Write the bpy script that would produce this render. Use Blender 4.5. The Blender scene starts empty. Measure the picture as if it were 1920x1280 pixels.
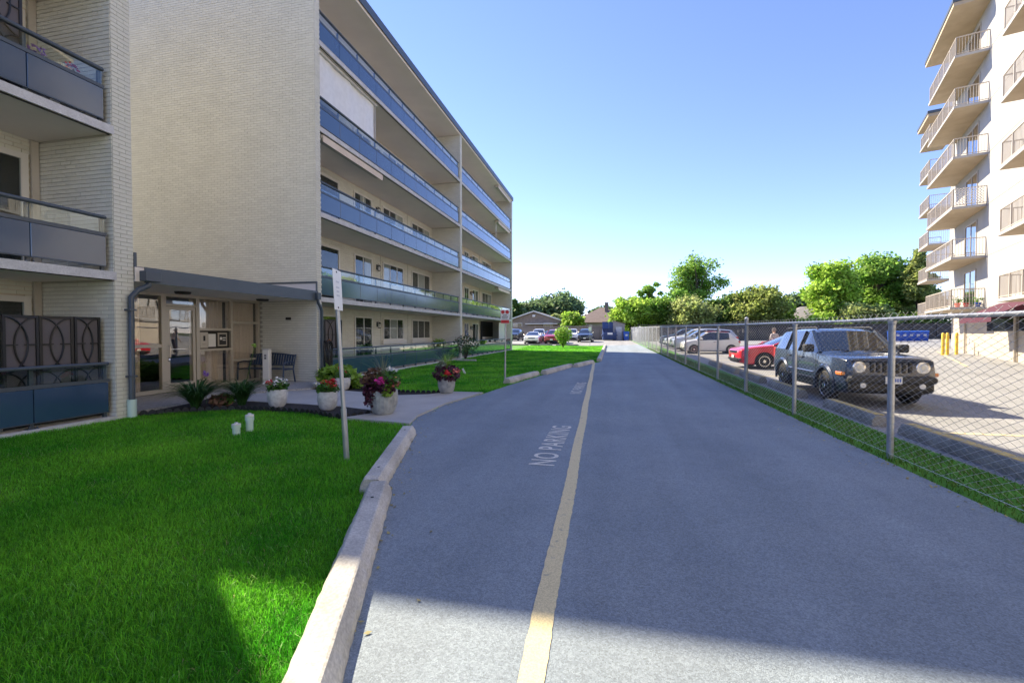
import bpy, bmesh, math, random
import numpy as np
from mathutils import Vector, Matrix
random.seed(7); RNG = np.random.default_rng(11)
R = math.radians
S = bpy.context.scene
COL = S.collection

# ------------------------------------------------------------------ camera
F_PX, CAM_H = 855.0, 1.6
YAW = math.atan(190.0 / F_PX)              # driveway vanishing point lies right of centre
PITCH = math.atan(17.5 / F_PX)
cam = bpy.data.cameras.new('camera'); cam.sensor_width = 36.0; cam.lens = 36.0 * F_PX / 1920.0
cam.clip_start = 0.05; cam.clip_end = 3000
camo = bpy.data.objects.new('camera', cam); COL.objects.link(camo)
camo.location = (0, 0, CAM_H); camo.rotation_euler = (math.pi/2 - PITCH, 0, YAW)
S.camera = camo
# ------------------------------------------------------------------ sky and sun
SUN_AZ, SUN_EL = R(35.0), R(38.4)          # light travels (cos35, -sin35): from the left, ahead
W = bpy.data.worlds.new('World'); S.world = W; W.use_nodes = True
nt = W.node_tree; nt.nodes.clear()
sky = nt.nodes.new('ShaderNodeTexSky'); sky.sky_type = 'NISHITA'; sky.sun_disc = False
sky.sun_elevation = SUN_EL; sky.sun_rotation = R(-55.0)
sky.altitude = 100; sky.air_density = 0.8; sky.dust_density = 0.0; sky.ozone_density = 4.0
bg = nt.nodes.new('ShaderNodeBackground'); bg.inputs['Strength'].default_value = 0.083
wo = nt.nodes.new('ShaderNodeOutputWorld')
wbal = nt.nodes.new('ShaderNodeVectorMath'); wbal.operation = 'MULTIPLY'; wbal.inputs[1].default_value = (1.0, 0.87, 1.0)   # camera white balance
nt.links.new(sky.outputs['Color'], wbal.inputs[0]); nt.links.new(wbal.outputs[0], bg.inputs['Color']); nt.links.new(bg.outputs[0], wo.inputs['Surface'])
sl = bpy.data.lights.new('sun', 'SUN'); sl.energy = 3.2; sl.angle = R(0.5); sl.color = (1.0, 0.85, 0.61)
so = bpy.data.objects.new('sun', sl); COL.objects.link(so)
trav = Vector((math.cos(SUN_AZ)*math.cos(SUN_EL), -math.sin(SUN_AZ)*math.cos(SUN_EL), -math.sin(SUN_EL)))
so.rotation_euler = trav.to_track_quat('-Z', 'Y').to_euler(); so.location = (-30, 30, 40)
S.view_settings.view_transform = 'Standard'; S.view_settings.look = 'None'
S.view_settings.gamma = 1.0; S.view_settings.exposure = 2.05
S.view_settings.use_curve_mapping = False
S.cycles.max_bounces = 8; S.cycles.transparent_max_bounces = 16

# ------------------------------------------------------------------ materials
M = {}
def mat(name, c1, c2=None, rough=0.6, metal=0.0, scale=8.0, detail=4.0, bump=0.0, bscale=None, spec=0.5,
        fine=0.0, fscale=120.0, coat=0.0, stretch=None, transl=0.0, island=0.0, emit=None, lo=0.35, hi=0.65):
    m = bpy.data.materials.new(name); m.use_nodes = True
    n = m.node_tree.nodes; L = m.node_tree.links
    b = n['Principled BSDF']; out = n['Material Output']
    b.inputs['Roughness'].default_value = rough; b.inputs['Metallic'].default_value = metal
    b.inputs['Specular IOR Level'].default_value = spec
    if coat: b.inputs['Coat Weight'].default_value = coat; b.inputs['Coat Roughness'].default_value = 0.06
    tc = n.new('ShaderNodeTexCoord'); vec = tc.outputs['Object']
    if stretch:
        mp = n.new('ShaderNodeMapping'); mp.inputs['Scale'].default_value = stretch
        L.new(vec, mp.inputs['Vector']); vec = mp.outputs['Vector']
    col = None
    if c2 is None:
        b.inputs['Base Color'].default_value = (*c1, 1)
    else:
        nz = n.new('ShaderNodeTexNoise'); nz.inputs['Scale'].default_value = scale; nz.inputs['Detail'].default_value = detail
        L.new(vec, nz.inputs['Vector'])
        rp = n.new('ShaderNodeValToRGB'); rp.color_ramp.elements[0].position = lo; rp.color_ramp.elements[1].position = hi
        rp.color_ramp.elements[0].color = (*c1, 1); rp.color_ramp.elements[1].color = (*c2, 1)
        L.new(nz.outputs['Fac'], rp.inputs['Fac']); col = rp.outputs['Color']
    if fine:
        nf = n.new('ShaderNodeTexNoise'); nf.inputs['Scale'].default_value = fscale; nf.inputs['Detail'].default_value = 2
        L.new(vec, nf.inputs['Vector'])
        mr = n.new('ShaderNodeMapRange'); mr.inputs['From Min'].default_value = 0.3; mr.inputs['From Max'].default_value = 0.7
        mr.inputs['To Min'].default_value = 1 - fine; mr.inputs['To Max'].default_value = 1 + fine
        L.new(nf.outputs['Fac'], mr.inputs['Value'])
        vm = n.new('ShaderNodeVectorMath'); vm.operation = 'SCALE'
        if col is None: vm.inputs[0].default_value = c1
        else: L.new(col, vm.inputs[0])
        L.new(mr.outputs['Result'], vm.inputs['Scale']); col = vm.outputs['Vector']
    if island:
        gi = n.new('ShaderNodeNewGeometry')
        mr = n.new('ShaderNodeMapRange'); mr.inputs['To Min'].default_value = 1 - island; mr.inputs['To Max'].default_value = 1 + island
        L.new(gi.outputs['Random Per Island'], mr.inputs['Value'])
        vm = n.new('ShaderNodeVectorMath'); vm.operation = 'SCALE'
        if col is None: vm.inputs[0].default_value = c1
        else: L.new(col, vm.inputs[0])
        L.new(mr.outputs['Result'], vm.inputs['Scale']); col = vm.outputs['Vector']
    if col is not None: L.new(col, b.inputs['Base Color'])
    if bump:
        nb = n.new('ShaderNodeTexNoise'); nb.inputs['Scale'].default_value = bscale or fscale; nb.inputs['Detail'].default_value = 3
        L.new(vec, nb.inputs['Vector'])
        bp = n.new('ShaderNodeBump'); bp.inputs['Strength'].default_value = bump; bp.inputs['Distance'].default_value = 0.01
        L.new(nb.outputs['Fac'], bp.inputs['Height']); L.new(bp.outputs['Normal'], b.inputs['Normal'])
    if emit: b.inputs['Emission Color'].default_value = (*emit, 1); b.inputs['Emission Strength'].default_value = 1
    if transl:
        tr = n.new('ShaderNodeBsdfTranslucent'); mx = n.new('ShaderNodeMixShader'); mx.inputs[0].default_value = transl
        if col is not None: L.new(col, tr.inputs['Color'])
        else: tr.inputs['Color'].default_value = (*c1, 1)
        L.new(b.outputs[0], mx.inputs[1]); L.new(tr.outputs[0], mx.inputs[2]); L.new(mx.outputs[0], out.inputs['Surface'])
    M[name] = m
    return m

def glassmat(name, tint, ior, rough=0.01, extra=0.0, ripple=0.0):
    m = bpy.data.materials.new(name); m.use_nodes = True
    n = m.node_tree.nodes; L = m.node_tree.links; n.remove(n['Principled BSDF']); out = n['Material Output']
    t = n.new('ShaderNodeBsdfTransparent'); t.inputs['Color'].default_value = (*tint, 1)
    g = n.new('ShaderNodeBsdfGlossy'); g.inputs['Roughness'].default_value = rough; g.inputs['Color'].default_value = (1, 1, 1, 1)
    fr = n.new('ShaderNodeFresnel')
    ge = n.new('ShaderNodeNewGeometry'); ml = n.new('ShaderNodeMath'); ml.operation = 'MULTIPLY_ADD'; ml.inputs[1].default_value = -2.0; ml.inputs[2].default_value = 1.0
    pw = n.new('ShaderNodeMath'); pw.operation = 'POWER'; pw.inputs[0].default_value = ior     # same reflectance from both faces of a thin pane
    L.new(ge.outputs['Backfacing'], ml.inputs[0]); L.new(ml.outputs[0], pw.inputs[1]); L.new(pw.outputs[0], fr.inputs['IOR'])
    fac = fr.outputs[0]
    if extra:
        ad = n.new('ShaderNodeMath'); ad.operation = 'ADD'; ad.use_clamp = True; ad.inputs[1].default_value = extra
        L.new(fac, ad.inputs[0]); fac = ad.outputs[0]
    if ripple:
        tc = n.new('ShaderNodeTexCoord'); nb = n.new('ShaderNodeTexNoise'); nb.inputs['Scale'].default_value = 1.6; nb.inputs['Detail'].default_value = 1
        L.new(tc.outputs['Object'], nb.inputs['Vector'])
        bp = n.new('ShaderNodeBump'); bp.inputs['Strength'].default_value = ripple; bp.inputs['Distance'].default_value = 0.02
        L.new(nb.outputs['Fac'], bp.inputs['Height']); L.new(bp.outputs['Normal'], g.inputs['Normal'])
    mx = n.new('ShaderNodeMixShader'); L.new(fac, mx.inputs[0]); L.new(t.outputs[0], mx.inputs[1]); L.new(g.outputs[0], mx.inputs[2])
    L.new(mx.outputs[0], out.inputs['Surface']); M[name] = m

def asphalt(name, c1, c2, cf):
    m = mat(name, c1, c2, rough=0.85, scale=0.55, detail=6, fine=cf, fscale=140, bump=0.5, bscale=160, spec=0.3)
    n = m.node_tree.nodes; L = m.node_tree.links; b = n['Principled BSDF']
    src = b.inputs['Base Color'].links[0].from_socket
    tc = [x for x in n if x.type == 'TEX_COORD'][0]
    v = n.new('ShaderNodeTexVoronoi'); v.inputs['Scale'].default_value = 95
    L.new(tc.outputs['Object'], v.inputs['Vector'])
    mr = n.new('ShaderNodeMapRange'); mr.inputs['To Min'].default_value = 0.80; mr.inputs['To Max'].default_value = 1.22
    sp = n.new('ShaderNodeSeparateColor'); L.new(v.outputs['Color'], sp.inputs[0]); L.new(sp.outputs[0], mr.inputs['Value'])
    nz = n.new('ShaderNodeTexNoise'); nz.inputs['Scale'].default_value = 3.2; nz.inputs['Detail'].default_value = 5; nz.inputs['Roughness'].default_value = 0.7
    L.new(tc.outputs['Object'], nz.inputs['Vector'])
    m2 = n.new('ShaderNodeMapRange'); m2.inputs['From Min'].default_value = 0.28; m2.inputs['From Max'].default_value = 0.5
    m2.inputs['To Min'].default_value = 0.90; m2.inputs['To Max'].default_value = 1.0
    L.new(nz.outputs['Fac'], m2.inputs['Value'])
    mp = n.new('ShaderNodeMapping'); mp.inputs['Scale'].default_value = (1.5, 0.10, 1.0); L.new(tc.outputs['Object'], mp.inputs['Vector'])
    ns = n.new('ShaderNodeTexNoise'); ns.inputs['Scale'].default_value = 1.0; ns.inputs['Detail'].default_value = 5; L.new(mp.outputs['Vector'], ns.inputs['Vector'])
    m3 = n.new('ShaderNodeMapRange'); m3.inputs['From Min'].default_value = 0.3; m3.inputs['From Max'].default_value = 0.7; m3.inputs['To Min'].default_value = 0.87; m3.inputs['To Max'].default_value = 1.10   # worn wheel tracks
    L.new(ns.outputs['Fac'], m3.inputs['Value'])
    mw = n.new('ShaderNodeMath'); mw.operation = 'MULTIPLY'; L.new(mr.outputs[0], mw.inputs[0]); L.new(m3.outputs[0], mw.inputs[1])
    mu = n.new('ShaderNodeMath'); mu.operation = 'MULTIPLY'; L.new(mw.outputs[0], mu.inputs[0]); L.new(m2.outputs[0], mu.inputs[1])
    vm = n.new('ShaderNodeVectorMath'); vm.operation = 'SCALE'; L.new(src, vm.inputs[0]); L.new(mu.outputs[0], vm.inputs['Scale'])
    L.new(vm.outputs['Vector'], b.inputs['Base Color'])

asphalt('asphalt', (0.215, 0.262, 0.310), (0.256, 0.304, 0.352), 0.2)
asphalt('lot_asphalt', (0.258, 0.264, 0.274), (0.30, 0.307, 0.317), 0.15)
mat('earth', (0.05, 0.075, 0.025), (0.09, 0.1, 0.045), rough=0.95, scale=0.4)
mat('soil', (0.05, 0.21, 0.010), (0.075, 0.26, 0.014), rough=0.95, scale=1.2, fine=0.3, fscale=40)
mat('grass', (0.055, 0.34, 0.014), (0.250, 0.62, 0.045), rough=0.45, scale=0.7, detail=7, island=0.6, transl=0.5, spec=0.25)
mat('grass_pale', (0.20, 0.50, 0.06), (0.34, 0.60, 0.14), rough=0.4, scale=3, island=0.4, transl=0.4)
mat('grass_dry', (0.34, 0.30, 0.12), (0.45, 0.40, 0.18), rough=0.6, scale=3, island=0.3, transl=0.3)
mat('rough_grass', (0.07, 0.2, 0.02), (0.13, 0.22, 0.04), rough=0.6, scale=2.0, island=0.4, transl=0.3, spec=0.25)
mat('concrete', (0.42, 0.415, 0.40), (0.50, 0.495, 0.475), rough=0.85, scale=1.3, detail=6, fine=0.12, fscale=60, bump=0.2, bscale=80)
mat('stop_concrete', (0.40, 0.39, 0.36), (0.56, 0.55, 0.51), rough=0.9, scale=3.0, detail=7, fine=0.18, fscale=55, bump=0.5, bscale=35)
mat('dirty_concrete', (0.20, 0.20, 0.19), (0.34, 0.33, 0.31), rough=0.9, scale=2.5, detail=7, fine=0.2, fscale=45, bump=0.4, bscale=40)
mat('gravel', (0.30, 0.28, 0.26), (0.52, 0.50, 0.46), rough=0.9, scale=45, detail=2, bump=0.8, bscale=55, fine=0.3, fscale=90)
mat('mulch', (0.012, 0.010, 0.009), (0.045, 0.036, 0.030), rough=0.95, scale=30, detail=4, bump=1.0, bscale=45)
mat('edging', (0.018, 0.019, 0.021), rough=0.6)
mat('brick', (0.655, 0.652, 0.575), (0.695, 0.692, 0.612), rough=0.75, scale=1.2, detail=5, island=0.045, fine=0.05, fscale=90, bump=0.15, bscale=70, spec=0.3)
mat('mortar_shade', (0.44, 0.425, 0.37), rough=0.95)  # darker than the brick: recess shade put into the joint colour
mat('far_brick', (0.60, 0.53, 0.43), (0.64, 0.57, 0.47), rough=0.8, scale=3)
mat('plaster', (0.50, 0.46, 0.40), (0.55, 0.51, 0.45), rough=0.85, scale=1.5, detail=5)
mat('soffit', (0.76, 0.70, 0.63), (0.80, 0.74, 0.665), rough=0.85, scale=1.2, detail=6)
mat('slab_edge', (0.50, 0.50, 0.51), (0.60, 0.60, 0.61), rough=0.8, scale=4, detail=7, fine=0.1, fscale=40)
mat('white_trim', (0.72, 0.70, 0.66), rough=0.45)
mat('dark_metal', (0.050, 0.068, 0.090), (0.058, 0.078, 0.100), rough=0.4, scale=2, spec=0.6)
mat('panel_metal', (0.026, 0.062, 0.125), (0.032, 0.070, 0.138), rough=0.12, scale=1.2, detail=3, spec=0.6, coat=0.7)
M['panel_metal'].node_tree.nodes['Principled BSDF'].inputs['Coat IOR'].default_value = 1.6; M['panel_metal'].node_tree.nodes['Principled BSDF'].inputs['Coat Roughness'].default_value = 0.16
mat('fascia', (0.065, 0.085, 0.105), (0.075, 0.095, 0.115), rough=0.4, scale=2)
mat('screen', (0.105, 0.095, 0.105), rough=0.7)
mat('membrane', (0.55, 0.55, 0.58), rough=0.7)
mat('frame_alu', (0.50, 0.46, 0.39), rough=0.4, metal=0.3)
mat('curtain', (0.66, 0.56, 0.46), (0.72, 0.62, 0.52), rough=0.9, scale=2)
mat('curtain_white', (0.62, 0.60, 0.56), rough=0.9)
mat('unlit_interior', (0.035, 0.033, 0.03), rough=0.9)  # near-black colour stands in for unlit indoor shade
mat('black', (0.012, 0.012, 0.013), rough=0.5)
mat('black_gloss', (0.008, 0.008, 0.009), rough=0.15)
mat('rubber', (0.018, 0.018, 0.019), rough=0.8)
mat('chrome', (0.62, 0.62, 0.64), rough=0.22, metal=1.0)
mat('steel', (0.42, 0.44, 0.47), (0.55, 0.57, 0.60), rough=0.38, metal=0.85, scale=6, detail=6)
mat('galvanised', (0.40, 0.43, 0.48), (0.52, 0.55, 0.6), rough=0.42, metal=0.7, scale=5, detail=6)
mat('wire', (0.62, 0.64, 0.67), rough=0.45, metal=0.2)
mat('white_paint', (0.75, 0.75, 0.73), rough=0.4)
mat('marking_white', (0.24, 0.26, 0.29), (0.72, 0.71, 0.66), rough=0.8, scale=16, detail=9, fine=0.15, fscale=120, lo=0.28, hi=0.38)
mat('marking_yellow', (0.27, 0.27, 0.25), (0.70, 0.60, 0.35), rough=0.8, scale=13, detail=10, fine=0.2, fscale=130, lo=0.26, hi=0.38)
mat('yellow_paint', (0.72, 0.48, 0.04), (0.8, 0.56, 0.07), rough=0.5, scale=3)
mat('curb_yellow', (0.35, 0.30, 0.17), (0.65, 0.50, 0.16), rough=0.8, scale=6, detail=7)
mat('pot_white', (0.50, 0.51, 0.52), (0.68, 0.69, 0.69), rough=0.7, scale=14, detail=7, bump=0.25, bscale=40)
mat('pot_grey', (0.26, 0.28, 0.29), (0.42, 0.44, 0.44), rough=0.6, scale=9, detail=6, bump=0.3, bscale=30)
mat('leaf_dark', (0.025, 0.085, 0.018), (0.05, 0.14, 0.03), rough=0.5, scale=6, island=0.4, transl=0.3)
mat('leaf_mid', (0.06, 0.17, 0.025), (0.11, 0.25, 0.04), rough=0.5, scale=6, island=0.4, transl=0.3)
mat('leaf_lime', (0.22, 0.40, 0.05), (0.34, 0.50, 0.08), rough=0.5, scale=6, island=0.35, transl=0.35)
mat('leaf_grey', (0.16, 0.2, 0.14), (0.28, 0.3, 0.22), rough=0.6, scale=6, island=0.35, transl=0.2)
mat('leaf_purple', (0.055, 0.016, 0.035), (0.12, 0.03, 0.06), rough=0.5, scale=8, island=0.5, transl=0.2)
mat('leaf_bronze', (0.14, 0.075, 0.05), (0.26, 0.15, 0.10), rough=0.6, scale=8, island=0.4, transl=0.2)
mat('petal_red', (0.62, 0.015, 0.02), rough=0.5, island=0.3)
mat('petal_white', (0.8, 0.8, 0.76), rough=0.5, island=0.15)
mat('petal_pink', (0.70, 0.05, 0.38), rough=0.5, island=0.3)
mat('petal_coral', (0.72, 0.20, 0.16), rough=0.5, island=0.3)
mat('petal_violet', (0.30, 0.16, 0.55), rough=0.5, island=0.3)
mat('bark', (0.06, 0.045, 0.035), (0.12, 0.095, 0.075), rough=0.95, scale=6, bump=0.6, bscale=20)
for nm, a, b_ in (('tree_bright', (0.25, 0.45, 0.05), (0.48, 0.66, 0.12)), ('tree_mid', (0.17, 0.35, 0.05), (0.34, 0.52, 0.11)),
                  ('tree_dark', (0.075, 0.16, 0.04), (0.15, 0.26, 0.06)), ('tree_pale', (0.28, 0.37, 0.11), (0.44, 0.50, 0.20)),
                  ('tree_brown', (0.21, 0.29, 0.07), (0.40, 0.46, 0.15)), ('tree_blue', (0.12, 0.20, 0.09), (0.21, 0.31, 0.14))):
    mat(nm, a, b_, rough=0.6, scale=0.55, detail=3, island=0.6, transl=0.5, spec=0.3)
mat('wood', (0.20, 0.17, 0.14), (0.33, 0.29, 0.25), rough=0.9, scale=5, stretch=(1, 1, 0.15), detail=5)
mat('wood_dark', (0.045, 0.042, 0.045), (0.08, 0.075, 0.075), rough=0.9, scale=5, stretch=(1, 1, 0.15), detail=5)
mat('stucco', (0.36, 0.355, 0.35), (0.415, 0.41, 0.405), rough=0.9, scale=0.9, detail=6, fine=0.04, fscale=30)
mat('stucco_beige', (0.42, 0.37, 0.31), (0.48, 0.43, 0.36), rough=0.9, scale=0.9, detail=6)
mat('balcony_concrete', (0.40, 0.33, 0.24), (0.46, 0.385, 0.285), rough=0.85, scale=1.5, detail=6)
mat('rail_beige', (0.46, 0.42, 0.37), rough=0.5)
mat('maroon', (0.075, 0.014, 0.032), rough=0.8)
mat('roof_brown', (0.17, 0.13, 0.12), (0.24, 0.19, 0.17), rough=0.9, scale=4, detail=6)
mat('roof_grey', (0.27, 0.25, 0.25), (0.34, 0.32, 0.31), rough=0.9, scale=4, detail=6)
mat('siding', (0.24, 0.19, 0.15), (0.30, 0.24, 0.19), rough=0.8, scale=3)
mat('bin_blue', (0.02, 0.10, 0.50), (0.03, 0.13, 0.58), rough=0.45, scale=3)
mat('dumpster_blue', (0.02, 0.05, 0.16), (0.035, 0.075, 0.22), rough=0.5, scale=3, detail=6)
mat('pvc', (0.55, 0.72, 0.66), rough=0.45)
mat('hose', (0.015, 0.016, 0.018), rough=0.4)
mat('bench_metal', (0.026, 0.055, 0.115), rough=0.4, spec=0.6)
mat('brass', (0.25, 0.12, 0.05), rough=0.4, metal=0.6)
mat('sign_white', (0.74, 0.74, 0.72), (0.80, 0.80, 0.78), rough=0.4, scale=6)
mat('sign_red', (0.55, 0.03, 0.03), rough=0.5)
mat('sign_black', (0.03, 0.03, 0.03), rough=0.5)
mat('sign_faded', (0.52, 0.54, 0.58), rough=0.5)
mat('skin', (0.55, 0.33, 0.24), rough=0.6)
mat('hair_grey', (0.50, 0.47, 0.43), rough=0.8)
mat('shirt', (0.18, 0.17, 0.20), (0.65, 0.60, 0.60), rough=0.9, scale=28, lo=0.45, hi=0.55)
mat('trousers', (0.05, 0.06, 0.09), rough=0.9)
def paint(name, c, metal=0.0): mat(name, c, rough=0.28, metal=metal, coat=1.0, spec=0.5)
paint('paint_grey', (0.024, 0.040, 0.080), 0.2); paint('paint_red', (0.62, 0.018, 0.035)); paint('paint_white', (0.78, 0.78, 0.77))
paint('paint_silver', (0.50, 0.53, 0.58), 0.4); paint('paint_darkblue', (0.035, 0.05, 0.08), 0.3); paint('paint_black', (0.015, 0.016, 0.018))
paint('paint_maroon', (0.36, 0.02, 0.035)); paint('roof_red', (0.45, 0.05, 0.06))
mat('dark_trim', (0.028, 0.030, 0.034), rough=0.55)
mat('lamp_glass', (0.70, 0.72, 0.74), rough=0.08, coat=1.0)
mat('amber', (0.75, 0.22, 0.03), rough=0.2, coat=1.0)
mat('car_glass', (0.015, 0.02, 0.026), rough=0.03, spec=1.0, coat=1.0)
glassmat('rail_glass', (0.90, 0.95, 0.94), 1.6)
glassmat('pane_glass', (0.85, 0.88, 0.88), 1.5, ripple=0.03)
glassmat('store_glass', (0.95, 0.95, 0.94), 1.7, extra=0.03, ripple=0.08)

# ------------------------------------------------------------------ mesh helpers
def sstep(a, b, x):
    t = np.clip((np.asarray(x, float) - a) / (b - a), 0, 1); return t*t*(3 - 2*t)
def zg(x, y):
    x = np.asarray(x, float); y = np.asarray(y, float)
    s = np.maximum(sstep(-7, 3, x), sstep(42, 54, y))
    return s*0.0075*np.clip(y - 8, 0, 62) + 0.013*np.clip(x - 5, 0, 40)*sstep(5, 25, y)
def zgf(x, y): return float(zg(x, y))

class MB:
    def __init__(s): s.v = []; s.f = []; s.mi = []
    def add(s, vs, fs, mi=0):
        o = len(s.v); s.v += [tuple(p) for p in vs]; s.f += [tuple(i + o for i in f) for f in fs]; s.mi += [mi]*len(fs); return s
    def box(s, x0, x1, y0, y1, z0, z1, mi=0, skip=''):
        fs = [(0,3,2,1), (4,5,6,7), (0,1,5,4), (1,2,6,5), (2,3,7,6), (3,0,4,7)]
        nm = 'bt-+' ; keep = []
        names = ['bot', 'top', '-y', '+x', '+y', '-x']
        for f, n_ in zip(fs, names):
            if n_ not in skip.split(','): keep.append(f)
        return s.add([(x0,y0,z0),(x1,y0,z0),(x1,y1,z0),(x0,y1,z0),(x0,y0,z1),(x1,y0,z1),(x1,y1,z1),(x0,y1,z1)], keep, mi)
    def bbox(s, x0, x1, y0, y1, z0, z1, b=0.02, mi=0):   # box with chamfered edges (bevelled in plan and top)
        b = min(b, (x1-x0)*.45, (y1-y0)*.45, (z1-z0)*.45)
        def ring(i, z): return [(x0+i+b, y0+i, z), (x1-i-b, y0+i, z), (x1-i, y0+i+b, z), (x1-i, y1-i-b, z), (x1-i-b, y1-i, z), (x0+i+b, y1-i, z), (x0+i, y1-i-b, z), (x0+i, y0+i+b, z)]
        rs = [ring(b*.6, z0), ring(0, z0+b), ring(0, z1-b), ring(b*.6, z1)]
        vs = [p for r in rs for p in r]; fs = [tuple(range(7, -1, -1)), tuple(range(24, 32))]
        for k in range(3):
            for j in range(8): fs.append((k*8+j, k*8+(j+1) % 8, (k+1)*8+(j+1) % 8, (k+1)*8+j))
        return s.add(vs, fs, mi)
    def xbox(s, mtx, hx, hy, hz, mi=0):
        vs = [mtx @ Vector((sx*hx, sy*hy, sz*hz)) for sz in (-1,1) for (sx,sy) in ((-1,-1),(1,-1),(1,1),(-1,1))]
        return s.add(vs, [(0,3,2,1),(4,5,6,7),(0,1,5,4),(1,2,6,5),(2,3,7,6),(3,0,4,7)], mi)
    def bar(s, a, b, w, h, mi=0):
        a = Vector(a); b = Vector(b); d = b - a; L = d.length
        q = d.to_track_quat('X', 'Z'); m = Matrix.Translation((a+b)/2) @ q.to_matrix().to_4x4()
        return s.xbox(m, L/2, w/2, h/2, mi)
    def tube(s, pts, r, n=8, mi=0, caps=True, closed=False):
        pts = [Vector(p) for p in pts]; N = len(pts); rr = r if isinstance(r, (list, tuple)) else [r]*N
        vs = []; pu = None
        for i, p in enumerate(pts):
            if closed: d = pts[(i+1) % N] - pts[i-1]
            else: d = pts[min(i+1, N-1)] - pts[max(i-1, 0)]
            d.normalize()
            if pu is None:
                pu = Vector((0,0,1)) if abs(d.z) < 0.9 else Vector((1,0,0))
            u = pu - d*pu.dot(d)
            if u.length < 1e-4: u = d.orthogonal()
            u.normalize(); pu = u; w = d.cross(u)
            for k in range(n):
                a = 2*math.pi*k/n; vs.append(p + (u*math.cos(a) + w*math.sin(a))*rr[i])
        fs = []
        for i in range(N if closed else N-1):
            j = (i+1) % N
            for k in range(n): fs.append((i*n+k, i*n+(k+1) % n, j*n+(k+1) % n, j*n+k))
        if caps and not closed: fs.append(tuple(range(n-1, -1, -1))); fs.append(tuple(range((N-1)*n, N*n)))
        return s.add(vs, fs, mi)
    def lathe(s, prof, n=20, c=(0,0,0), axis='z', mi=0):
        vs = []
        for (r, z) in prof:
            for k in range(n):
                a = 2*math.pi*k/n; x, y = r*math.cos(a), r*math.sin(a)
                p = (x, y, z) if axis == 'z' else ((z, x, y) if axis == 'x' else (x, z, y))
                vs.append((c[0]+p[0], c[1]+p[1], c[2]+p[2]))
        fs = []; P = len(prof)
        for i in range(P-1):
            for k in range(n):
                q = (i*n+k, i*n+(k+1) % n, (i+1)*n+(k+1) % n, (i+1)*n+k)
                fs.append(q if axis != 'y' else q[::-1])
        if prof[0][0] > 1e-6: fs.append(tuple(range(n-1, -1, -1)))
        if prof[-1][0] > 1e-6: fs.append(tuple(range((P-1)*n, P*n)))
        return s.add(vs, fs, mi)
    def quad(s, a, b, c, d, mi=0): return s.add([a, b, c, d], [(0,1,2,3)], mi)
    def mesh(s, name, mats, org=(0,0,0), smooth=False, ang=35):
        me = bpy.data.meshes.new(name)
        v = s.v if org == (0,0,0) else [(p[0]-org[0], p[1]-org[1], p[2]-org[2]) for p in s.v]
        me.from_pydata(v, [], s.f)
        for m in mats: me.materials.append(m)
        if len(mats) > 1: me.polygons.foreach_set('material_index', s.mi)
        if smooth:
            me.polygons.foreach_set('use_smooth', [True]*len(me.polygons))
            try: me.set_sharp_from_angle(angle=R(ang))
            except Exception: pass
        me.update(); return me
    def build(s, name, m, parent=None, smooth=False, world=True, ang=35):
        mats = [M[x] for x in ([m] if isinstance(m, str) else m)]
        org = tuple(parent['_org']) if (parent is not None and world and '_org' in parent) else (0,0,0)
        return link(name, s.mesh(name, mats, org, smooth, ang), parent)

def link(name, me, parent=None):
    o = bpy.data.objects.new(name, me); COL.objects.link(o)
    if parent is not None:
        o.parent = parent
    return o
ORG = {}
def thing(name, label, cat, loc=(0,0,0), rz=0.0, group=None):
    o = bpy.data.objects.new(name, None); COL.objects.link(o); o.empty_display_size = 0.2
    o.location = loc; o.rotation_euler = (0, 0, rz); o['label'] = label; o['category'] = cat
    if group: o['group'] = group
    ORG[o.name] = tuple(loc)
    return o
def wbuild(mb, name, m, t, smooth=False, parent=None, ang=35):   # world-coordinate shape under an unrotated thing t
    mats = [M[x] for x in ([m] if isinstance(m, str) else m)]
    return link(name, mb.mesh(name, mats, ORG[t.name], smooth, ang), parent or t)
def tag(o, label, cat, group=None):
    o['label'] = label; o['category'] = cat
    if group: o['group'] = group
    return o
def struct(o): o['kind'] = 'structure'; return o
def stuff(o): o['kind'] = 'stuff'; return o
def copy_tree(o, parent=None):
    c = o.copy(); COL.objects.link(c)
    if parent is not None: c.parent = parent
    for ch in list(o.children): copy_tree(ch, c)
    return c
def npmesh(name, verts, loops, counts, m, smooth=False):
    me = bpy.data.meshes.new(name); nv = len(verts)
    me.vertices.add(nv); me.vertices.foreach_set('co', np.ascontiguousarray(verts, np.float32).ravel())
    me.loops.add(len(loops)); me.loops.foreach_set('vertex_index', np.ascontiguousarray(loops, np.int32))
    me.polygons.add(len(counts)); st = np.zeros(len(counts), np.int32); st[1:] = np.cumsum(counts)[:-1]
    me.polygons.foreach_set('loop_start', st)
    me.materials.append(M[m]); me.update(calc_edges=True); me.validate()
    return me
def inpoly(px, py, poly):
    c = np.zeros(px.shape, bool); n = len(poly); j = n - 1
    for i in range(n):
        xi, yi = poly[i]; xj, yj = poly[j]
        hit = ((yi > py) != (yj > py)) & (px < (xj-xi)*(py-yi)/(yj-yi+1e-12) + xi); c ^= hit; j = i
    return c
def strip(name, ys, xl, xr, nx, dz, m):
    mb = MB(); ys = np.asarray(ys, float)
    for y, a, b in zip(ys, xl, xr):
        for k in range(nx+1):
            x = a + (b-a)*k/nx; mb.v.append((x, y, zgf(x, y)+dz))
    for i in range(len(ys)-1):
        for k in range(nx): mb.f.append((i*(nx+1)+k, i*(nx+1)+k+1, (i+1)*(nx+1)+k+1, (i+1)*(nx+1)+k)); mb.mi.append(0)
    return struct(mb.build(name, m))
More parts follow.
